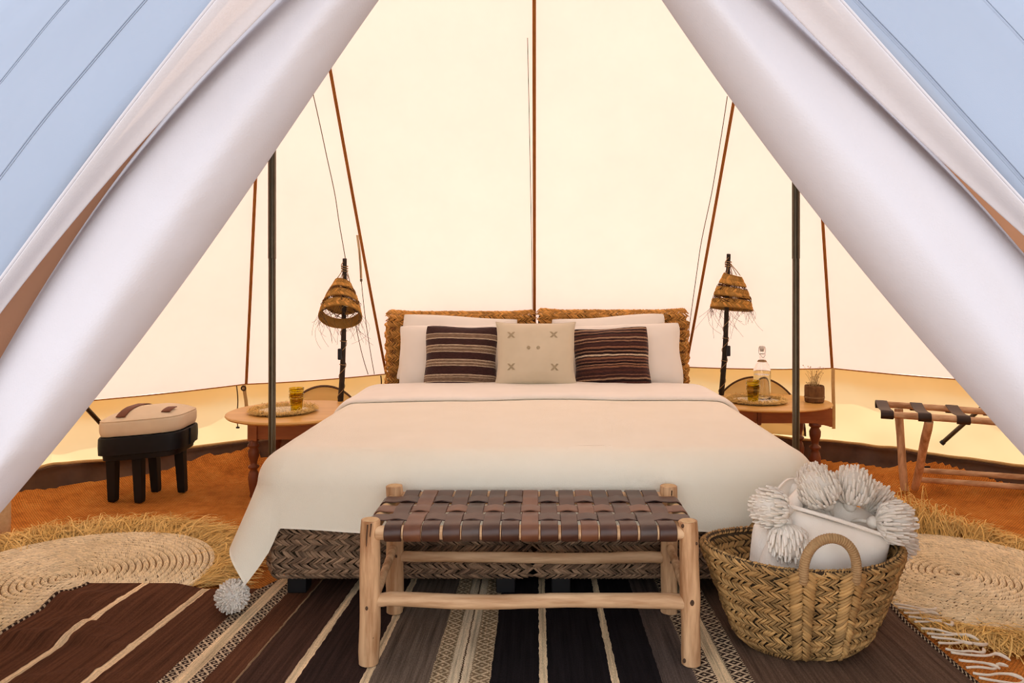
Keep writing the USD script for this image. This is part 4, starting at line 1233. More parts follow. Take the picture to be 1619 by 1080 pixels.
N = {"tc": ("texture_coordinate", {}), "sp": ("separate_xyz", {}), "wn": ("noise_texture", {"scale": 26.0, "detail": 2}), "wm": ("math", {"math_type": "multiply_add", "value2": 0.010, "value3": -0.005}), "u": ("math", {"math_type": "add"}),
     "st": ("mapping", {"scale": (46, 1.5, 1)}), "sn": ("noise_texture", {"scale": 1.6, "detail": 6, "roughness": 0.7}), "sr": ("map_range", {"from_min": 0.25, "from_max": 0.75, "to_min": 0.35, "to_max": 1.9}),
     "fm": ("mapping", {"scale": (1, 0.35, 1)}), "fn": ("noise_texture", {"scale": 330.0, "detail": 2}), "fr": ("map_range", {"from_min": 0.3, "from_max": 0.7, "to_min": 0.8, "to_max": 1.2}),
     "mm": ("math", {"math_type": "multiply"}), "hv": ("hsv", {}), "b": ("bump", {"strength": 0.55, "distance": 0.003}), "p": ("principled_bsdf", {"roughness": 0.95, "specular_ior_level": 0.08})}
L = [("tc.UV", "sp.vector"), ("tc.UV", "wn.vector"), ("wn.fac", "wm.value1"), ("sp.x", "u.value1"), ("wm.value", "u.value2"), ("tc.UV", "st.vector"), ("st.vector", "sn.vector"), ("sn.fac", "sr.value"),
     ("tc.UV", "fm.vector"), ("fm.vector", "fn.vector"), ("fn.fac", "fr.value"), ("sr.result", "mm.value1"), ("fr.result", "mm.value2")]
N["base"] = ("color", {"value": brown})
cur = "base.color"
k = 0


def layer(mask, col):
    global cur, k
    k += 1
    N[f"x{k}"] = ("mix_color", {"b": col})
    L.extend([(mask, f"x{k}.fac"), (cur, f"x{k}.a")])
    cur = f"x{k}.result"


def between(src, c, half):
    global k
    k += 1
    N[f"c{k}"] = ("math", {"math_type": "compare", "value2": c, "value3": half})
    L.append((src, f"c{k}.value1"))
    return f"c{k}.value"


def op(kind, a, b=None, c=None):
    global k
    k += 1
    n = {"math_type": kind}
    for key, val in (("value1", a), ("value2", b), ("value3", c)):
        if val is not None and not isinstance(val, str):
            n[key] = val
    N[f"o{k}"] = ("math", n)
    for key, val in (("value1", a), ("value2", b), ("value3", c)):
        if isinstance(val, str):
            L.append((val, f"o{k}.{key}"))
    return f"o{k}.value"


def diamonds(u0, u1, p, line):
    """A row of lozenges between u0 and u1 with toothed edges."""
    w = u1 - u0
    du = op("absolute", op("multiply", op("subtract", "u.value", (u0 + u1) / 2), 2 / (w * 0.86)))
    dv = op("multiply", op("pingpong", "sp.y", p / 2), 2 / p)
    s = op("add", du, dv)
    inside = op("less_than", du, 1.0)
    a = op("less_than", op("absolute", op("subtract", s, 1.0)), line)
    b = op("less_than", s, 0.28)
    teeth = op("multiply", op("greater_than", du, 1.0), op("greater_than", op("fraction", op("divide", "sp.y", 0.0105)), 0.5))
    corner = op("greater_than", s, 1.75)
    m = op("maximum", op("multiply", inside, op("maximum", op("maximum", a, b), corner)), teeth)
    edge = op("less_than", op("absolute", op("subtract", "u.value", (u0 + u1) / 2)), w / 2)
    return op("multiply", m, edge)


for a, b, c in stripes:
    mid, half = (a + b) / 2, (b - a) / 2
    if not isinstance(c, str):
        layer(between("u.value", mid, half), c)
        continue
    base = {"band": cream, "band2": cream, "wide": (0.58, 0.47, 0.32)}[c]
    layer(between("u.value", mid, half), base)
    if c == "wide":
        for u0, u1 in ((a, a + 0.052), (b - 0.058, b)):
            layer(between("u.value", (u0 + u1) / 2, (u1 - u0) / 2), (0.20, 0.135, 0.075))
            layer(diamonds(u0, u1, 0.036, 0.22), (0.50, 0.39, 0.25))
        zz_ = op("subtract", op("subtract", "u.value", mid - 0.002), op("multiply", op("pingpong", "sp.y", 0.006), 0.5))
        layer(between(zz_, 0.0, 0.0022), (0.10, 0.06, 0.035))
    else:
        wb = 0.040 if c == "band" else 0.058
        for u0, u1 in ((a, a + wb), (b - wb, b)):
            layer(between("u.value", (u0 + u1) / 2, (u1 - u0) / 2), (0.03, 0.018, 0.014))
            layer(diamonds(u0, u1, 0.034, 0.26), (0.46, 0.36, 0.24))
L += [(cur, "hv.color"), ("mm.value", "hv.value"), ("hv.color", "p.base_color"), ("fn.fac", "b.height"), ("b.normal", "p.normal")]
mat("striped_wool", N, L, "p.BSDF")
rug = thing("striped_rug", "dark brown wool rug with cream stripes and diamond bands under the bench", "rug", (-0.2, 2.3, 0.0045))
g = RUG
n, m = g.shape[:2]
top = g + [0, 0, 0.007]
vtop, ftop = grid(top)
uvt = np.stack([U, V * 0 + vv], -1).reshape(-1, 2)
bot_v, bot_f = grid(g, flip=True)
part(rug, "weave", (np.vstack([vtop, bot_v]), np.vstack([ftop, bot_f + len(vtop)])), LOOK["striped_wool"], uv=np.vstack([uvt, uvt]))
mat("selvedge", {"tc": ("texture_coordinate", {}), "sp": ("separate_xyz", {}), "m": ("math", {"math_type": "fraction"}), "g": ("math", {"math_type": "greater_than", "value2": 0.62}), "x": ("mix_color", {"a": (0.028, 0.016, 0.012), "b": (0.42, 0.34, 0.23)}),
                 "p": ("principled_bsdf", {"roughness": 0.95, "specular_ior_level": 0.1})}, [("tc.UV", "sp.vector"), ("sp.x", "m.value1"), ("m.value", "g.value1"), ("g.value", "x.fac"), ("x.result", "p.base_color")], "p.BSDF")
for col, off in ((top[0], -0.003), (top[-1], 0.003)):
    line = spline(col + [off, 0, -0.001], 300)
    tv, tf = tube(line, 0.0085, 8, squash=0.6)
    sl = np.linspace(0, 1.02 / 0.022, 300)
    uvv = np.concatenate([(np.repeat(sl, 8) + np.tile(np.arange(8) / 8, 300)), [0, 0]])
    part(rug, "selvedge", (tv, tf), LOOK["selvedge"], uv=np.stack([uvv, uvv], 1))
rt = np.random.default_rng(40)
for i in range(16):
    y = lerp(2.60, 2.02, (i + 0.5) / 16) + rt.normal(0, 0.006)
    ln = rt.uniform(0.09, 0.16)
    x0 = 1.245
    dirx = np.array([1.0, -0.25 + rt.normal(0, 0.15), 0])
    dirx /= np.linalg.norm(dirx)
    pts = [np.array([x0, y, 0.0]) + dirx * ln * q + np.array([0, rt.normal(0, 0.012) * q, 0]) for q in (0, 0.3, 0.6, 0.85, 1.0)]
    pts = [p + [0, 0, 0.027 + 0.004 * rt.random()] if p[1] > 2.28 else p + [0, 0, 0.030 + 0.006 * rt.random()] for p in pts]
    part(rug, "tassel", tube(spline(pts, 14), np.array([0.004] * 10 + [0.0055, 0.006, 0.006, 0.003]), 6), LOOK["white_yarn"])


def round_mat(name, label, cx, cy, R, Rf, wild, seed, dark_side=None):
    t = thing(name, label, "mat", (cx, cy, 0.0))
    r = np.random.default_rng(seed)
    pitch = 0.0245
    ang = np.linspace(0, 2 * np.pi, 97)[:-1]
    part(t, "backing", lathe([(0, 0.001), (R, 0.001), (R, 0.006), (0, 0.006)], (cx, cy, 0), 96), LOOK["raffia_brown"])
    n = int(R / pitch)
    for i in range(n):
        r0 = R - (i + 1) * pitch
        rm = r0 + pitch / 2

        def S(U, V, H, r0=r0):
            ridge = 0.011 * np.sin(np.clip((V - r0) / pitch, 0, 1) * np.pi) ** 0.7
            rr = V
            return np.stack([cx + rr * np.cos(U), cy + rr * np.sin(U), 0.005 + ridge + H + 0.002 * np.sin(U * 3 + i)], -1)

        circ = max(2 * np.pi * rm, 0.05)
        k = max(6, int(circ / 0.0125))
        u = np.arange(k) * 2 * np.pi / k + r.random()
        a = strands(S, np.stack([u, np.full(k, r0 + 0.0022)], 1), 0.013 / max(rm, 0.02), pitch * 0.41, 0.0125 / max(rm, 0.02), 0.0030, rnd=r, over=0.08)
        b = strands(S, np.stack([u + 0.013 / max(rm, 0.02), np.full(k, r0 + pitch / 2)], 1), -0.013 / max(rm, 0.02), pitch * 0.41, 0.0125 / max(rm, 0.02), 0.0030, rnd=r, over=0.08)
        part(t, "braid_ring", cat([a, b]), LOOK["raffia_brown" if dark_side and i < dark_side else "raffia"], each=15)
    # loose raffia ends all round
    nf = 5200
    th = r.uniform(0, 2 * np.pi, nf)
    r0 = R - 0.02 + r.uniform(0, 0.06, nf)
    ln = r.uniform(0.5, 1.0, nf) * (Rf - R) * 1.15
    up = np.abs(r.normal(0, 1, nf)) * 0.009 + 0.003
    wildness = np.zeros(nf)
    for (ta, tb, amt) in wild:
        wildness += amt * np.clip(1 - np.abs((th - ta + np.pi) % (2 * np.pi) - np.pi) / tb, 0, 1)
    up = up * (1 + 1.5 * wildness) + wildness * 0.03 * r.random(nf) ** 2
    turn = r.normal(0, 0.75, nf)
    curl = r.normal(0, 0.9, nf)
    q = np.linspace(0, 1, 6)
    hd = th[:, None] + turn[:, None] * 0.6 + curl[:, None] * q * 1.2
    step = ln[:, None] / 5
    x = cx + r0[:, None] * np.cos(th)[:, None] + np.concatenate([np.zeros((nf, 1)), np.cumsum(np.cos(hd[:, 1:]) * step, 1)], 1)
    y = cy + r0[:, None] * np.sin(th)[:, None] + np.concatenate([np.zeros((nf, 1)), np.cumsum(np.sin(hd[:, 1:]) * step, 1)], 1)
    z = 0.004 + r.uniform(0, 0.010, nf)[:, None] + up[:, None] * np.sin(q * np.pi * r.uniform(0.6, 1.05, nf)[:, None]) * 1.2
    c = np.stack([x, y, np.maximum(z, 0.002)], -1)
    w = r.uniform(0.0009, 0.0022, nf)
    under = ((x > RL - 0.02 - 0.05 * (2.75 - y)) & (x < 1.25) & (y < np.where(x > 0.9, 2.64, RB + 0.015)) & (y > 1.6)).any(1)
    ok = ~under
    c, hd, w, nf = c[ok], hd[ok], w[ok], int(ok.sum())
    sd = np.stack([-np.sin(hd), np.cos(hd), r.normal(0, 0.3, (nf, 6))], -1) * w[:, None, None]
    v = np.stack([c - sd, c + [0, 0, 0.0008], c + sd], 2)
    base = np.arange(nf)[:, None] * 18
    f = []
    for i in range(5):
        for j in range(2):
            a, b = i * 3 + j, i * 3 + j + 1
            f += [[a, b, b + 3], [a, b + 3, a + 3]]
    part(t, "fringe", (v.reshape(-1, 3), (base[:, None] + np.array(f)[None]).reshape(-1, 3)), LOOK["raffia_fringe"], kind="stuff", each=18)
    return t


round_mat("round_mat", "round raffia mat of coiled braid with yellow fringe by the dark stool", -1.80, 2.86, 0.515, 0.70, [(2.2, 0.9, 0.6), (1.3, 1.0, 0.25)], 5, dark_side=0)
round_mat("round_mat", "round raffia mat of coiled braid with unruly fringe beside the straw basket", 1.64, 2.88, 0.48, 0.66, [(1.45, 0.75, 2.6), (5.2, 0.8, 0.8)], 6)
# ------------------------------------------------------------------ side tables
def turned_leg(x, y, z0, z1, r=0.026):
    h = z1 - z0
    pr = [(0, 0), (0.55, 0), (0.72, 0.03), (0.62, 0.08), (0.78, 0.16), (0.95, 0.28), (1.0, 0.36), (0.80, 0.44), (0.55, 0.48), (0.95, 0.52), (1.0, 0.545), (0.6, 0.57), (0.62, 0.62), (0.95, 0.72), (1.0, 0.80), (0.7, 0.86), (1.05, 0.885), (1.05, 0.92), (0.8, 0.94), (0.9, 1.0), (0, 1.0)]
    return lathe([(a * r, z0 + b * h) for a, b in pr], (x, y, 0), 22)


def disc_top(cx, cy, rx, ry, z0, z1):
    pr = [(0, z0), (0.93, z0), (0.985, z0 + (z1 - z0) * 0.25), (1.0, z0 + (z1 - z0) * 0.55), (0.992, z0 + (z1 - z0) * 0.85), (0.97, z1), (0, z1)]
    v, f = lathe(pr, (0, 0, 0), 72)
    return v * [rx, ry, 1] + [cx, cy, 0], f


# left: round top on a square apron
TLc = np.array([-1.330, 4.12])
zt = 0.440
tab = thing("side_table", "round wooden side table near the stool with two stacked glasses on it", "side table", (TLc[0], TLc[1], 0), group=None)
part(tab, "tabletop", disc_top(TLc[0], TLc[1], 0.375, 0.370, zt - 0.024, zt), LOOK["table_top"], smooth=40)
hw, hd_ = 0.175, 0.18
for a, b, name in (((-hw, -hd_), (hw, -hd_), "apron"), ((hw, -hd_), (hw, hd_), "apron"), ((hw, hd_), (-hw, hd_), "apron"), ((-hw, hd_), (-hw, -hd_), "apron")):
    a, b = np.array(a), np.array(b)
    ln = np.linalg.norm(b - a)
    part(tab, name, rbox((ln, 0.02, 0.10), 0.003, 2, (*(TLc + (a + b) / 2), zt - 0.074), math.atan2(*(b - a)[::-1])), LOOK["table_wood"], smooth=30)
for sx_ in (-1, 1):
    for sy_ in (-1, 1):
        lx, ly = TLc[0] + sx_ * hw, TLc[1] + sy_ * hd_
        leg = part(tab, "leg", turned_leg(lx, ly, 0.0065, zt - 0.125, 0.029), LOOK["table_leg"])
        part(leg, "leg_block", rbox((0.05, 0.05, 0.105), 0.004, 2, (lx, ly, zt - 0.0765)), LOOK["table_wood"], smooth=30)

# right: oval top, apron with a scalloped lower edge and a drawer
TRc = np.array([1.375, 4.45])
tab = thing("side_table", "oval wooden side table carrying the clear water bottle and dried grass pot", "side table", (TRc[0], TRc[1], 0))
part(tab, "tabletop", disc_top(TRc[0], TRc[1], 0.388, 0.335, zt - 0.020, zt), LOOK["table_top"], smooth=40)
hw, hd_ = 0.335, 0.155
from shapely.geometry import Polygon as Pg


def scallop(w, h, cut, drop):
    x = np.linspace(-w / 2, w / 2, 61)
    lo = -h + cut * np.clip(np.cos(x / w * np.pi) * 2.6, 0, 1) - drop * np.exp(-((np.abs(x) - w * 0.40) / 0.012) ** 2)
    return Pg(np.vstack([np.stack([x, lo], 1), [[w / 2, 0], [-w / 2, 0]]]))


for ang_, c_, w_ in ((0, (0, -hd_), 2 * hw), (90, (hw, 0), 2 * hd_), (180, (0, hd_), 2 * hw), (270, (-hw, 0), 2 * hd_)):
    m = trimesh.creation.extrude_polygon(scallop(w_, 0.105, 0.022, 0.006), 0.018, engine="earcut")
    v = np.stack([m.vertices[:, 0], -m.vertices[:, 2] + 0.009, m.vertices[:, 1]], -1)
    c, s_ = math.cos(math.radians(ang_)), math.sin(math.radians(ang_))
    v = v @ np.array([[c, s_, 0], [-s_, c, 0], [0, 0, 1]]) + [TRc[0] + c_[0], TRc[1] + c_[1], zt - 0.021]
    part(tab, "apron", (v, m.faces), LOOK["table_wood"], smooth=False)
part(tab, "apron_divider", rbox((0.022, 0.012, 0.092), 0.002, 2, (TRc[0] - 0.085, TRc[1] - hd_ - 0.012, zt - 0.068)), LOOK["table_leg"], smooth=30)
for sx_ in (-1, 1):
    for sy_ in (-1, 1):
        lx, ly = TRc[0] + sx_ * (hw - 0.085), TRc[1] + sy_ * (hd_ - 0.02)
        part(tab, "leg", turned_leg(lx, ly, 0.006, zt - 0.085, 0.033), LOOK["table_leg"])

# fringed straw doilies
def doily(name, label, cx, cy, R, Rf, seed):
    t = thing(name, label, "placemat", (cx, cy, zt), group="fringed straw placemats")
    r = np.random.default_rng(seed)
    for i in range(7):
        r0 = R - (i + 1) * R / 7
        rm = r0 + R / 14
        k = max(6, int(2 * np.pi * rm / 0.011))

        def S(U, V, H, r0=r0):
            return np.stack([cx + V * np.cos(U), cy + V * np.sin(U), zt + 0.004 + 0.003 * np.sin(np.clip((V - r0) / (R / 7), 0, 1) * np.pi) + H], -1)

        u = np.arange(k) * 2 * np.pi / k
        part(t, "braid_ring", strands(S, np.stack([u, np.full(k, r0)], 1), 0.006 / max(rm, 0.02), R / 7, 0.011 / max(rm, 0.02), 0.0025, rnd=r, over=0.1), LOOK["raffia"], each=15)
    part(t, "backing", lathe([(0, 0.0008), (R, 0.0008), (R, 0.004), (0, 0.004)], (cx, cy, zt), 48), LOOK["raffia_brown"])
    nf = 2200
    th = r.uniform(0, 2 * np.pi, nf)
    ln = r.uniform(0.6, 1.15, nf) * (Rf - R)
    up = np.abs(r.normal(0, 1, nf)) * 0.010 + 0.003
    q = np.linspace(0, 1, 5)
    hd2 = th[:, None] + r.normal(0, 0.5, nf)[:, None] + r.normal(0, 0.8, nf)[:, None] * q
    st = ln[:, None] / 4
    rr0 = R - 0.012 + r.uniform(0, 0.012, nf)
    x = cx + (rr0 * np.cos(th))[:, None] + np.concatenate([np.zeros((nf, 1)), np.cumsum(np.cos(hd2[:, 1:]) * st, 1)], 1)
    y = cy + (rr0 * np.sin(th))[:, None] + np.concatenate([np.zeros((nf, 1)), np.cumsum(np.sin(hd2[:, 1:]) * st, 1)], 1)
    z = zt + 0.003 + r.uniform(0, 0.006, nf)[:, None] + up[:, None] * np.sin(q * np.pi * 0.8)
    c = np.stack([x, y, z], -1)
    sd = np.stack([-np.sin(hd2), np.cos(hd2), 0 * hd2], -1) * 0.0011
    v = np.stack([c - sd, c + [0, 0, 0.0008], c + sd], 2)
    f = []
    for i in range(4):
        for j in range(2):
            a = i * 3 + j
            f += [[a, a + 1, a + 4], [a, a + 4, a + 3]]
    part(t, "fringe", (v.reshape(-1, 3), ((np.arange(nf) * 15)[:, None, None] + np.array(f)[None]).reshape(-1, 3)), LOOK["raffia_fringe"], kind="stuff", each=15)


DL, DR = (-1.392, 4.07), (1.315, 4.42)
doily("placemat", "round fringed straw placemat under the green glasses on the left table", *DL, 0.145, 0.192, 8)
doily("placemat", "round fringed straw placemat under the bottle on the right table", *DR, 0.145, 0.185, 9)


def beldi(name, label, x, y, z, r=0.041, h=0.098):
    """A ribbed drinking glass with a swelling below its lip."""
    o = [(0, 0), (r * 0.66, 0), (r * 0.70, 0.003), (r * 0.83, h * 0.60), (r * 0.87, h * 0.74), (r * 0.97, h * 0.775), (r * 0.99, h * 0.80), (r * 0.93, h * 0.83), (r * 0.95, h * 0.97), (r * 0.98, h)]
    i = [(r * 0.93, h), (r * 0.90, h * 0.97), (r * 0.87, h * 0.83), (r * 0.82, h * 0.72), (r * 0.77, h * 0.6), (r * 0.62, 0.014), (0, 0.011)]
    v, f = lathe(o + i, (0, 0, 0), 40)
    t = thing(name, label, "glass", (x, y, z))
    part(t, "bowl", (v, f), LOOK["green_glass"], smooth=40, local=True)


zz0 = zt + 0.0085
beldi("drinking_glass", "olive green glass standing on the left placemat, lower of its stack", -1.303, 4.02, zz0)
beldi("drinking_glass", "olive green glass stacked upright inside another on the left placemat", -1.303, 4.02, zz0 + 0.0335)
beldi("drinking_glass", "olive green glass beside the water bottle, lower of its stack", 1.268, 4.33, zz0)
beldi("drinking_glass", "olive green glass stacked upright inside another beside the water bottle", 1.268, 4.33, zz0 + 0.0335)

bt = thing("bottle", "clear swing-top glass bottle half filled with water on right table", "bottle", (1.360, 4.46, zz0))
o = [(0, 0), (0.046, 0), (0.050, 0.004), (0.0505, 0.02), (0.0505, 0.165), (0.049, 0.185), (0.040, 0.210), (0.026, 0.228), (0.0165, 0.243), (0.0150, 0.262), (0.0150, 0.285), (0.0175, 0.288), (0.0175, 0.298), (0.0150, 0.300)]
i_ = [(0.0115, 0.300), (0.0115, 0.262), (0.0130, 0.244), (0.0225, 0.226), (0.0365, 0.207), (0.0455, 0.183), (0.047, 0.165), (0.047, 0.02), (0.043, 0.010), (0, 0.008)]
part(bt, "glass_body", lathe(o + i_, (0, 0, 0), 48), LOOK["water_glass"], smooth=40, local=True)
part(bt, "water", lathe([(0, 0.0085), (0.0425, 0.0105), (0.0465, 0.0205), (0.0465, 0.150), (0, 0.150)], (0, 0, 0), 48), LOOK["water"], smooth=40, local=True)
part(bt, "stopper", lathe([(0, 0.288), (0.0112, 0.290), (0.0112, 0.301), (0.0165, 0.303), (0.0172, 0.312), (0.0135, 0.321), (0, 0.323)], (0, 0, 0), 24), LOOK["stopper"], smooth=40, local=True)
wr = [tube(spline([[s_ * 0.0185, 0, 0.276], [s_ * 0.021, -0.004, 0.295], [s_ * 0.017, 0, 0.316], [0, 0, 0.318]], 14), 0.0012, 5) for s_ in (-1, 1)]
wr.append(tube(np.array([[0.0165 * math.cos(a), 0.0165 * math.sin(a), 0.274] for a in np.linspace(0, 2 * np.pi, 25)]), 0.0013, 5))
wr.append(tube(spline([[-0.018, -0.004, 0.274], [-0.012, -0.020, 0.266], [0.0, -0.022, 0.252], [0.012, -0.020, 0.266], [0.018, -0.004, 0.274]], 20), 0.0013, 5))
part(bt, "wire_bail", cat(wr), LOOK["wire"], local=True)
part(bt, "neck_tag", lathe([(0.0185, 0.236), (0.027, 0.2265), (0.0285, 0.2285), (0.020, 0.238)], (0, 0, 0), 30), LOOK["twine"], local=True)

pot = thing("grass_pot", "brown bark pot of thin dried grass at the right end of table", "plant pot", (1.655, 4.405, zt + 0.001))
pr = [(0, 0), (0.050, 0), (0.0545, 0.006), (0.0565, 0.03), (0.057, 0.085), (0.055, 0.098), (0.0515, 0.100), (0.050, 0.094), (0.049, 0.085), (0, 0.083)]
v, f = lathe(pr, (0, 0, 0), 48)
rad = np.hypot(v[:, 0], v[:, 1])
v[:, :2] *= (1 + 0.05 * (meshkit.noise(v * [50, 50, 18]) - 0.5) * (rad > 0.03))[:, None]
part(pot, "pot", (v, f), LOOK["bark"], local=True)
for zb in (0.028, 0.033):
    part(pot, "twine_band", tube(np.array([[0.0578 * math.cos(a), 0.0578 * math.sin(a), zb] for a in np.linspace(0, 2 * np.pi, 41)]), 0.0016, 5), LOOK["twine"], local=True)
rg = np.random.default_rng(90)
stems = []
heads = []
for i in range(46):
    a, l = rg.uniform(0, 2 * np.pi), rg.uniform(0.07, 0.145)
    b = np.array([rg.normal(0, 0.018), rg.normal(0, 0.018), 0.083])
    o = np.array([math.cos(a), math.sin(a), 0]) * rg.uniform(0.2, 0.85)
    p = spline([b, b + [0, 0, l * 0.5] + o * l * 0.3, b + [0, 0, l * 0.9] + o * l * 0.85], 8)
    if i % 3 == 0:
        p = spline([b, b + [0, 0, 0.02] + o * 0.02, b + [0, 0, 0.03] + o * 0.05], 8)
    stems.append(tube(p, 0.0008, 4))
    if i % 2:
        h = trimesh.creation.icosphere(0, 0.0028)
        heads.append((h.vertices * [1, 1, 1.6] + p[-1], h.faces))
part(pot, "dried_grass", cat(stems), LOOK["dry_grass"], local=True, kind="stuff")
part(pot, "seed_heads", cat(heads), LOOK["dry_grass"], local=True, kind="stuff")

# ------------------------------------------------------------------ stick lamps with straw shades
def lamp(label, foot, head, axis_bottom, axis_top, seed, switch_t, radii):
    foot, head = np.asarray(foot, float), np.asarray(head, float)
    t = thing("stick_lamp", label, "lamp", foot)
    r = np.random.default_rng(seed)
    mid = lerp(foot, head, 0.5) + [0.012, 0, 0]
    stick = spline([foot, lerp(foot, head, 0.25) + [0.004, 0, 0], mid, lerp(foot, head, 0.75) + [0.008, 0, 0], head], 40)
    part(t, "stick", tube(stick, np.linspace(0.019, 0.0125, 40) * (1 + 0.12 * (meshkit.noise(np.linspace(0, 9, 40)[:, None] * [1, 0, 0] + seed) - 0.5)), 12), LOOK["stick"])
    at = lambda q: np.array([np.interp(q, np.linspace(0, 1, 40), stick[:, k]) for k in range(3)])
    # flex wound round the stick, and its switch
    q = np.linspace(0.30, 0.985, 160)
    tw_ = np.array([at(x) + 0.0185 * np.array([math.cos(x * 62), math.sin(x * 62), 0]) for x in q])
    part(t, "flex", tube(tw_, 0.0022, 5), LOOK["twine"])
    sw = at(switch_t) + [-0.012 if seed % 2 else 0.014, -0.024, 0]
    part(t, "switch", rbox((0.026, 0.018, 0.066), 0.006, 3, sw), LOOK["black_plastic"], smooth=30)
    for x in (switch_t - 0.05, switch_t + 0.06, 0.945, 0.955, 0.965):
        c = at(x)
        part(t, "twine_knot", tube(np.array([c + 0.0185 * np.array([math.cos(a), math.sin(a), 0.12 * math.sin(a * 2)]) for a in np.linspace(0, 2 * np.pi * 1.9, 40)]), 0.0024, 5), LOOK["twine"])
    # the shade: straw bands with open twine between, on its own tilted axis
    ab, at_ = np.asarray(axis_bottom, float), np.asarray(axis_top, float)
    ax = at_ - ab
    Hs = np.linalg.norm(ax)
    ax /= Hs
    e1 = np.cross([0, 1.0, 0], ax)
    e1 /= np.linalg.norm(e1)
    e2 = np.cross(ax, e1)
    rb, rt_ = radii

    def rad(v):
        return rb + (rt_ - rb) * (v / Hs) ** 1.0 + 0.010 * np.sin(np.clip(v / Hs, 0, 1) * np.pi)

    def S(U, V, H):
        rr = rad(V) + H
        return ab + (rr * np.cos(U))[..., None] * e1 + (rr * np.sin(U))[..., None] * e2 + V[..., None] * ax

    bands = [(0.0, 0.060), (0.094, 0.154), (0.190, 0.262)]
    bands = [(a * Hs / 0.27, b * Hs / 0.27) for a, b in bands]
    a96 = np.linspace(0, 2 * np.pi, 73)[:-1]
    for bi, (a, b) in enumerate(bands):
        tilt = lambda u: 0.013 * np.sin(u + seed + bi * 0.6)
        rows = [S(a96, np.full(72, z) + tilt(a96), np.full(72, h)) for z, h in ((a, 0.0), (b, 0.0), (b, -0.0035), (a, -0.0035))]
        sheet = grid(np.array(rows + rows[:1]), closed_v=True)
        bd = part(t, "shade_band", sheet, LOOK["straw_shade"])

        def Sb(U, V, H, tilt=tilt):
            return S(U, V + tilt(U), H + 0.001)

        k = 46 - 9 * bi
        part(bd, "straw", cat([strands(Sb, np.stack([np.arange(k) * 2 * np.pi / k, np.full(k, a + (b - a) * w / 2)], 1), 0.16 * (1 if w else -1), (b - a) / 2, 2 * np.pi / k * 1.02, 0.0035, rnd=r, over=0.1) for w in (0, 1)]), LOOK["straw_shade"], each=15)
        for z in (a, b):
            part(bd, "rim", tube(S(np.append(a96, 0), np.full(73, z) + tilt(np.append(a96, 0)), np.full(73, 0.0)), 0.0042, 6, caps=False), LOOK["straw_shade"])
    # twine lacing across the gaps
    lace = []
    for (a, b), (c, d) in zip(bands[:-1], bands[1:]):
        for k in range(64):
            u0 = r.uniform(0, 2 * np.pi)
            u1 = u0 + r.normal(0, 0.55)
            p0, p1 = S(np.array([u0]), np.array([b - 0.004]), np.array([0.003]))[0], S(np.array([u1]), np.array([c + 0.004]), np.array([0.003]))[0]
            pm = S(np.array([(u0 + u1) / 2]), np.array([(b + c) / 2]), np.array([r.uniform(-0.03, 0.012)]))[0]
            lace.append(tube(spline([p0, pm, p1], 8), r.uniform(0.0010, 0.0024), 4))
    part(t, "shade_lacing", cat(lace), LOOK["lamp_dark"])
    fr = []
    for k in range(80):
        u0 = r.uniform(0, 2 * np.pi)
        p0 = S(np.array([u0]), np.array([0.004]), np.array([-0.001]))[0]
        l = r.uniform(0.02, 0.07) if k < 58 else r.uniform(0.08, 0.19)
        o = np.array([r.normal(0, 0.45), r.normal(0, 0.3), 0])
        fr.append(tube(spline([p0, p0 + o * l * 0.5 - [0, 0, l * 0.45], p0 + o * l * 0.8 + np.array([r.normal(0, 0.3) * l, 0, -l])], 8), 0.0007, 4))
    part(t, "shade_fringe", cat(fr), LOOK["fringe_thread"], kind="stuff")
    # the shade hangs from the stick's head on strings
    st = []
    for k in range(5):
        u0 = k * 2 * np.pi / 5
        p0 = S(np.array([u0]), np.array([bands[-1][1]]), np.array([0.0]))[0]
        st.append(tube(spline([p0, lerp(p0, at(0.965), 0.5) + [0.004, 0, 0], at(0.965)], 8), 0.0022, 5))
    part(t, "shade_string", cat(st), LOOK["twine"])
    bulb = lathe([(0, -0.03), (0.018, -0.024), (0.026, -0.006), (0.024, 0.012), (0.013, 0.035), (0.0125, 0.06), (0, 0.062)], lerp(ab, at_, 0.42) + [0.03, 0.02, 0], 20)
    part(t, "bulb", bulb, LOOK["stopper"])


lamp("dark stick lamp with straw shade tipped to show its inside, behind left table", [P(535, 637, 4.54)[0] - 0.01, 4.54, 0.006], P(545, 409, 4.26), P(538, 500, 4.20), P(541, 446, 4.31), 3, 0.565, (0.118, 0.042))
lamp("dark stick lamp with straw shade and long loose threads, beside the water bottle", [P(1139, 622, 4.80)[0] - 0.02, 4.82, 0.006], P(1152, 402, 4.42), P(1156, 488, 4.44), P(1157, 434, 4.445), 4, 0.55, (0.122, 0.048))

# ------------------------------------------------------------------ the dark stool with its pouf
sc = np.array([-2.075, 3.97])
st = thing("stool", "dark low stool with four legs and a leather skirt under the pouf cushion", "stool", (sc[0], sc[1], 0))


def rsq(a, r=0.27, e=4.6):
    """A rounded square outline."""
    c, s = np.cos(a), np.sin(a)
    k = r / (np.abs(c) ** e + np.abs(s) ** e) ** (1 / e)
    return k * c, k * s


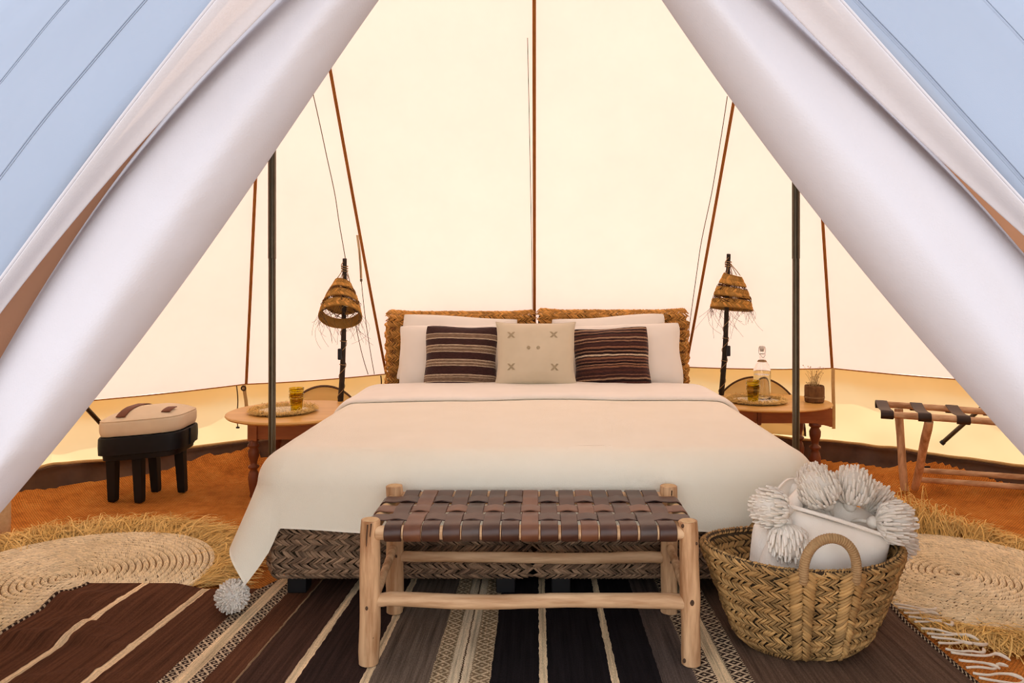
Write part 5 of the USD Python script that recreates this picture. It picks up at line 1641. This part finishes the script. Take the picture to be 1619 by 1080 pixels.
yaw = math.radians(5)
A = np.linspace(0, 2 * np.pi, 97)[:-1]
def ring_(scale, z, r=0.214):
    x, y = rsq(A, r)
    x, y = x * scale, y * scale * 0.80
    X_, Y_ = x * math.cos(yaw) - y * math.sin(yaw), x * math.sin(yaw) + y * math.cos(yaw)
    return np.stack([sc[0] + X_, sc[1] + Y_, np.full(96, z) + 0.075 * X_], -1)
def stack(rs, cap=True):
    g = np.array([ring_(s, z) for s, z in rs])
    v, f = grid(g, closed_v=True)
    n = len(v)
    v = np.vstack([v, g[0].mean(0), g[-1].mean(0)])
    k = np.arange(96)
    f = np.vstack([f[:, ::-1], np.stack([np.full(96, n), (k + 1) % 96, k], 1), np.stack([np.full(96, n + 1), (len(g) - 1) * 96 + k, (len(g) - 1) * 96 + (k + 1) % 96], 1)])
    return v, f
part(st, "seat_frame", stack([(0.90, 0.238), (0.915, 0.240), (0.93, 0.27), (0.93, 0.32)]), LOOK["dark_wood"], smooth=35)
part(st, "leather_skirt", stack([(0.985, 0.268), (1.01, 0.270), (1.018, 0.31), (1.012, 0.352), (0.99, 0.359), (0.9, 0.360)]), LOOK["black_leather"], smooth=40)
for sa in (-0.214 * 1.02, 0.214 * 1.02):
    part(st, "buckle_strap", rbox((0.012, 0.06, 0.09), 0.004, 2, (sc[0] + sa * math.cos(yaw), sc[1] + sa * math.sin(yaw), 0.312 + 0.075 * sa), yaw), LOOK["black_leather"], smooth=30)
for (tx, ty), (fx, fy) in (((-2.215, 3.87), (-2.215, 3.875)), ((-2.075, 3.86), (-2.068, 3.86)), ((-2.105, 4.07), (-2.085, 4.06)), ((-1.955, 4.06), (-1.935, 4.05))):
    m = rbox((1, 1, 1), 0.08, 2, (0, 0, 0.5))
    v = m[0].copy()
    w = lerp(0.040, 0.050, v[:, 2])
    v = np.stack([v[:, 0] * w + lerp(fx, tx, v[:, 2]), v[:, 1] * w + lerp(fy, ty, v[:, 2]), 0.006 + v[:, 2] * (0.236 + 0.075 * (tx - sc[0]))], -1)
    part(st, "leg", (v, m[1]), LOOK["dark_wood"], smooth=30)
pf = thing("pouf", "cream canvas pouf cushion with brown straps sitting on the dark stool", "pouf", (sc[0], sc[1], 0.360))
top_rs = [(0.90, 0.362), (0.955, 0.366), (0.99, 0.39), (0.99, 0.428), (0.965, 0.442), (0.90, 0.453), (0.78, 0.466), (0.60, 0.480), (0.40, 0.489), (0.2, 0.494), (0.05, 0.496)]
v, f = stack(top_rs)
v = v + np.stack([0 * v[:, 0], 0 * v[:, 0], 0.008 * (meshkit.fbm(v * 12, 3, 2) - 0.5)], -1)
part(pf, "cushion", (v, f), LOOK["pouf_canvas"])
part(pf, "seam", tube(np.vstack([ring_(0.967, 0.4425), ring_(0.967, 0.4425)[:1]]), 0.003, 6, caps=False), LOOK["pouf_canvas"])


def pouf_z(d):
    s = np.array([x for x, _ in top_rs[4:]][::-1])
    z = np.array([y for _, y in top_rs[4:]][::-1])
    return np.interp(d, s, z)


for dx_, w_, qa, qb in ((-0.065, 0.046, -0.99, 0.99), (0.150, 0.045, -0.80, -0.35)):
    pts = []
    for q in np.linspace(qa, qb, 26):
        lx, ly = dx_ + 0.02 * q, q * 0.165
        e = 4.6
        d = (abs(lx / 0.214) ** e + abs(ly / (0.214 * 0.80)) ** e) ** (1 / e)
        if d > 0.955:
            continue
        X_, Y_ = lx * math.cos(yaw) - ly * math.sin(yaw), lx * math.sin(yaw) + ly * math.cos(yaw)
        pts.append([sc[0] + X_, sc[1] + Y_, pouf_z(d) + 0.075 * X_ + 0.007])
    part(pf, "strap", ribbon(np.array(pts), (math.cos(yaw), math.sin(yaw), 0), w_, 0.004), LOOK["strap_brown"])

# ------------------------------------------------------------------ the luggage rack
rk = thing("luggage_rack", "folding pale wood luggage rack with black leather straps by the right flap", "luggage rack", (2.1, 3.9, 0))
A0, A1 = P(1396, 655, 3.86), P(1690, 676, 3.60)         # front rail
dr = (A1 - A0) / np.linalg.norm(A1 - A0)
bk = np.array([0.11, 0.30, 0.004])
B0, B1 = A0 + bk, A1 + bk
part(rk, "rail", log(A0, A1, 0.0175, 0.0175, 14, seed=31, bow=0.002), LOOK["log_wood_lying"])
part(rk, "rail", log(B0, B1, 0.0175, 0.0175, 14, seed=32, bow=0.002), LOOK["log_wood_lying"])
for q in (0.30, 1.17):
    for nm, a, b, mt in (("leg", A0 + dr * q * 0.72, None, "log_wood"), ("leg", B0 + dr * (q - 0.15) * 0.72, None, "log_wood")):
        front_leg = abs(a[1] - (A0 + dr * q * 0.72)[1]) < 1e-6
        top = a - [0, 0, 0.018]
        foot = a + (bk * 0.80 if front_leg else -bk * 0.28) + dr * (-0.035 if front_leg else 0.02)
        foot = np.array([foot[0], foot[1], 0.024 if front_leg else 0.015])
        part(rk, nm, log(foot, top, 0.0205, 0.0215, 10, seed=33 + int(q * 10) + front_leg, bow=0.003), LOOK[mt])
for a in (P(1450, 758, 4.035), P(1450, 743, 4.075)):
    b = a + dr * 0.68
    part(rk, "stretcher", log(a, [b[0], b[1], a[2]], 0.015, 0.015, 10, seed=41, bow=0.002), LOOK["log_wood_lying"])
bolt = A0 + dr * 0.27 * 0.72 + bk * 0.55
part(rk, "bolt", tube(np.array([[bolt[0] - 0.02, bolt[1], 0.165], [bolt[0] + 0.05, bolt[1] - 0.01, 0.165]]), 0.005, 8), LOOK["dark_wood"])
Wd = np.linalg.norm((B0 - A0)[:2])
for q in (0.02, 0.205, 0.39, 0.58, 0.77):
    a, b = A0 + dr * q * 0.95, B0 + dr * q * 0.95
    e = (b - a) / np.linalg.norm(b - a)
    up = np.array([0, 0, 1.0])
    path = [a - e * 0.021 * math.sin(w) + up * 0.021 * math.cos(w) for w in np.linspace(3.0, 0.1, 9)]
    path += [lerp(a, b, w) + up * (0.0215 - 0.012 * math.sin(w * math.pi)) for w in np.linspace(0.06, 0.94, 12)]
    path += [b + e * 0.021 * math.sin(w) + up * 0.021 * math.cos(w) for w in np.linspace(0.1, 3.0, 9)]
    part(rk, "strap", ribbon(np.array(path), dr, 0.062, 0.004), LOOK["strap_black"], smooth=50)

# ------------------------------------------------------------------ small things on and by the tent wall
def vent(name, label, x0, x1, ztop, seed):
    t = thing(name, label, kind="structure")
    s0, s1 = wall_s(x0), wall_s(x1)
    sm, sw = (s0 + s1) / 2, (s1 - s0) / 2
    a = np.linspace(0, np.pi, 50)
    zb = 0.17
    arc = wall_point(sm + sw * np.cos(a), zb + (ztop - zb) * np.sin(a), 0.050)
    part(t, "zip", tube(arc, 0.011, 8, squash=0.55), LOOK["zip_tape"])
    rows = []
    for q in np.linspace(0, 1, 14):
        s = sm + sw * np.cos(a) * 0.985
        z = zb + (ztop - zb) * np.sin(a) * 0.985 * q
        rows.append(wall_point(s, z, 0.044 + 0.012 * math.sin(q * 9 + seed)))
    part(t, "vent_flap", grid(np.array(rows)), LOOK["wall_canvas"])


vent("window_1", "half-moon zipped vent in the canvas wall behind the left table", -1.66, -1.16, 0.475, 1)
vent("window_2", "half-moon zipped vent in the canvas wall behind the right table", 1.16, 1.74, 0.535, 2)


def hang(name, label, catg, pts, r, mt, extra=None):
    p = spline(np.array(pts), 30)
    t = thing(name, label, catg, p[-1])
    part(t, "cord", tube(p, r, 6), LOOK[mt])
    return t, p


def onwall(px, py, inward=0.055):
    """A point just inside the low wall where the photograph shows it."""
    Y = 4.7
    for _ in range(30):
        p = P(px, py, Y)
        w = wall_point(wall_s(p[0]), p[2], inward)
        Y += (w[1] - Y) * 0.7
    return P(px, py, Y)


t, p = hang("toggle_line", "thin dark cord with a toggle hanging by the left table", "cord", [onwall(374, 610), onwall(376, 635), onwall(375, 655), onwall(376, 676)], 0.0035, "dark_cord")
part(t, "toggle", rbox((0.022, 0.012, 0.012), 0.004, 2, p[-1]), LOOK["black_plastic"], smooth=30)
t = thing("wall_strap", "tan webbing strap with a metal eyelet hanging below the left roof seam", "strap", onwall(389, 640))
part(t, "webbing", ribbon(np.array([onwall(386, 609), onwall(387, 622), onwall(389, 634), onwall(390, 648)]), (1, 0, 0), 0.022, 0.003), LOOK["webbing"])
ec = onwall(385, 614, 0.07)
part(t, "eyelet", tube(np.array([ec + 0.013 * np.array([math.cos(a), 0, math.sin(a)]) for a in np.linspace(0, 2 * np.pi, 25)]), 0.005, 8), LOOK["dark_cord"])
t = thing("wall_strap", "narrow tan webbing strap running down the wall beside the grass pot", "strap", onwall(1318, 676))
part(t, "webbing", ribbon(np.array([onwall(1317, 582, 0.06), onwall(1317, 610, 0.06), onwall(1318, 645, 0.06), onwall(1318, 678, 0.06)]), (1, 0, 0), 0.022, 0.003), LOOK["webbing"])
part(t, "cross_strap", ribbon(np.array([onwall(1294, 661, 0.063), onwall(1306, 661, 0.063), onwall(1318, 662, 0.063)]), (0, 0, 1), 0.014, 0.003), LOOK["webbing"])
hang("toggle_line", "short dark cord hanging on the wall left of the headboard", "cord", [onwall(602, 594), onwall(603, 604), onwall(602, 618)], 0.004, "dark_cord")


def onroof(px, py, a, b, n=None):
    """A point just under the roof panel between seams a and b where the photograph shows it."""
    pa, pb, h = E[a], E[b], HEADS[b]
    nrm = np.cross(pb - pa, h - pa)
    d = P(px, py, 1.0) - [0, 0, EYE]
    k = ((pa - [0, 0, EYE]) @ nrm) / (d @ nrm)
    return d * (k * 0.985) + [0, 0, EYE]


hang("roof_string", "thin grey string running down the roof to the left lamp's tip", "string", [onroof(493, 140, "L2", "L1"), onroof(515, 240, "L2", "L1"), onroof(533, 330, "L2", "L1"), P(546, 409, 4.27)], 0.0022, "cord")
t, p = hang("roof_string", "thin grey string with a slider hanging right of the left lamp", "string", [onroof(568, 392, "L2", "L1"), onroof(571, 442, "L2", "L1"), onroof(580, 520, "L2", "L1"), onroof(592, 592, "L2", "L1")], 0.0022, "cord")
part(t, "slider", rbox((0.014, 0.008, 0.018), 0.003, 2, onroof(571, 443, "L2", "L1")), LOOK["cord"], smooth=30)
hang("roof_string", "thin grey string ending low between left lamp and headboard", "string", [onroof(561, 505, "L2", "L1"), onroof(570, 550, "L2", "L1"), onroof(582, 592, "L2", "L1")], 0.0022, "cord")
hang("roof_string", "thin grey string running close beside the right roof seam", "string", [onroof(1150, 152, "C", "R1"), onroof(1128, 290, "C", "R1"), onroof(1106, 400, "C", "R1"), onroof(1086, 545, "C", "R1")], 0.0022, "cord")
hang("roof_string", "thin grey string close beside the middle roof seam above headboard", "string", [onroof(834, 60, "L1", "C"), onroof(838, 250, "L1", "C"), onroof(841, 420, "L1", "C"), onroof(842, 492, "L1", "C")], 0.0018, "cord")
t = thing("webbing_loop", "pale webbing loop sewn to the roof seam right of left lamp", "strap", onroof(571, 440, "L2", "L1"))
part(t, "webbing", ribbon(np.array([onroof(565, 372, "L2", "L1"), onroof(568, 395, "L2", "L1"), onroof(570, 418, "L2", "L1"), onroof(571, 440, "L2", "L1")]), (1, 0, 0), 0.014, 0.003), LOOK["pale_webbing"])


def bar(label, a, b):
    a, b = np.asarray(a, float), np.asarray(b, float)
    t = thing("brace_bar", label, "bar", a if a[2] < b[2] else b)
    part(t, "tube", tube(np.array([a, lerp(a, b, 0.02), lerp(a, b, 0.98), b]), [0.010, 0.012, 0.012, 0.010], 12), LOOK["pole_steel"], smooth=40)
    part(t, "foot_cap", tube(np.array([lerp(a, b, -0.01), lerp(a, b, 0.05)]), 0.0145, 12), LOOK["black_plastic"], smooth=40)


b0 = onwall(1489, 701, 0.14)
bar("thin dark metal bar leaning on the tent wall behind the luggage rack", b0, onwall(1552, 645, 0.10))
bar("thin dark metal bar leaning on the tent wall behind the dark stool", P(178, 690, 4.20), P(132, 640, 4.02))

pst = thing("wooden_post", "pale round wooden post standing at the far left behind the mat", "post", (-2.43, 3.36, 0))
part(pst, "post", log([-2.43, 3.36, 0.006], [-2.43, 3.36, 0.62], 0.036, 0.037, 10, seed=55), LOOK["wood_end"])
part(pst, "top_end", lathe([(0, 0), (0.030, 0), (0.031, 0.002), (0, 0.003)], (-2.43, 3.36, 0.62)), LOOK["wood_end"])
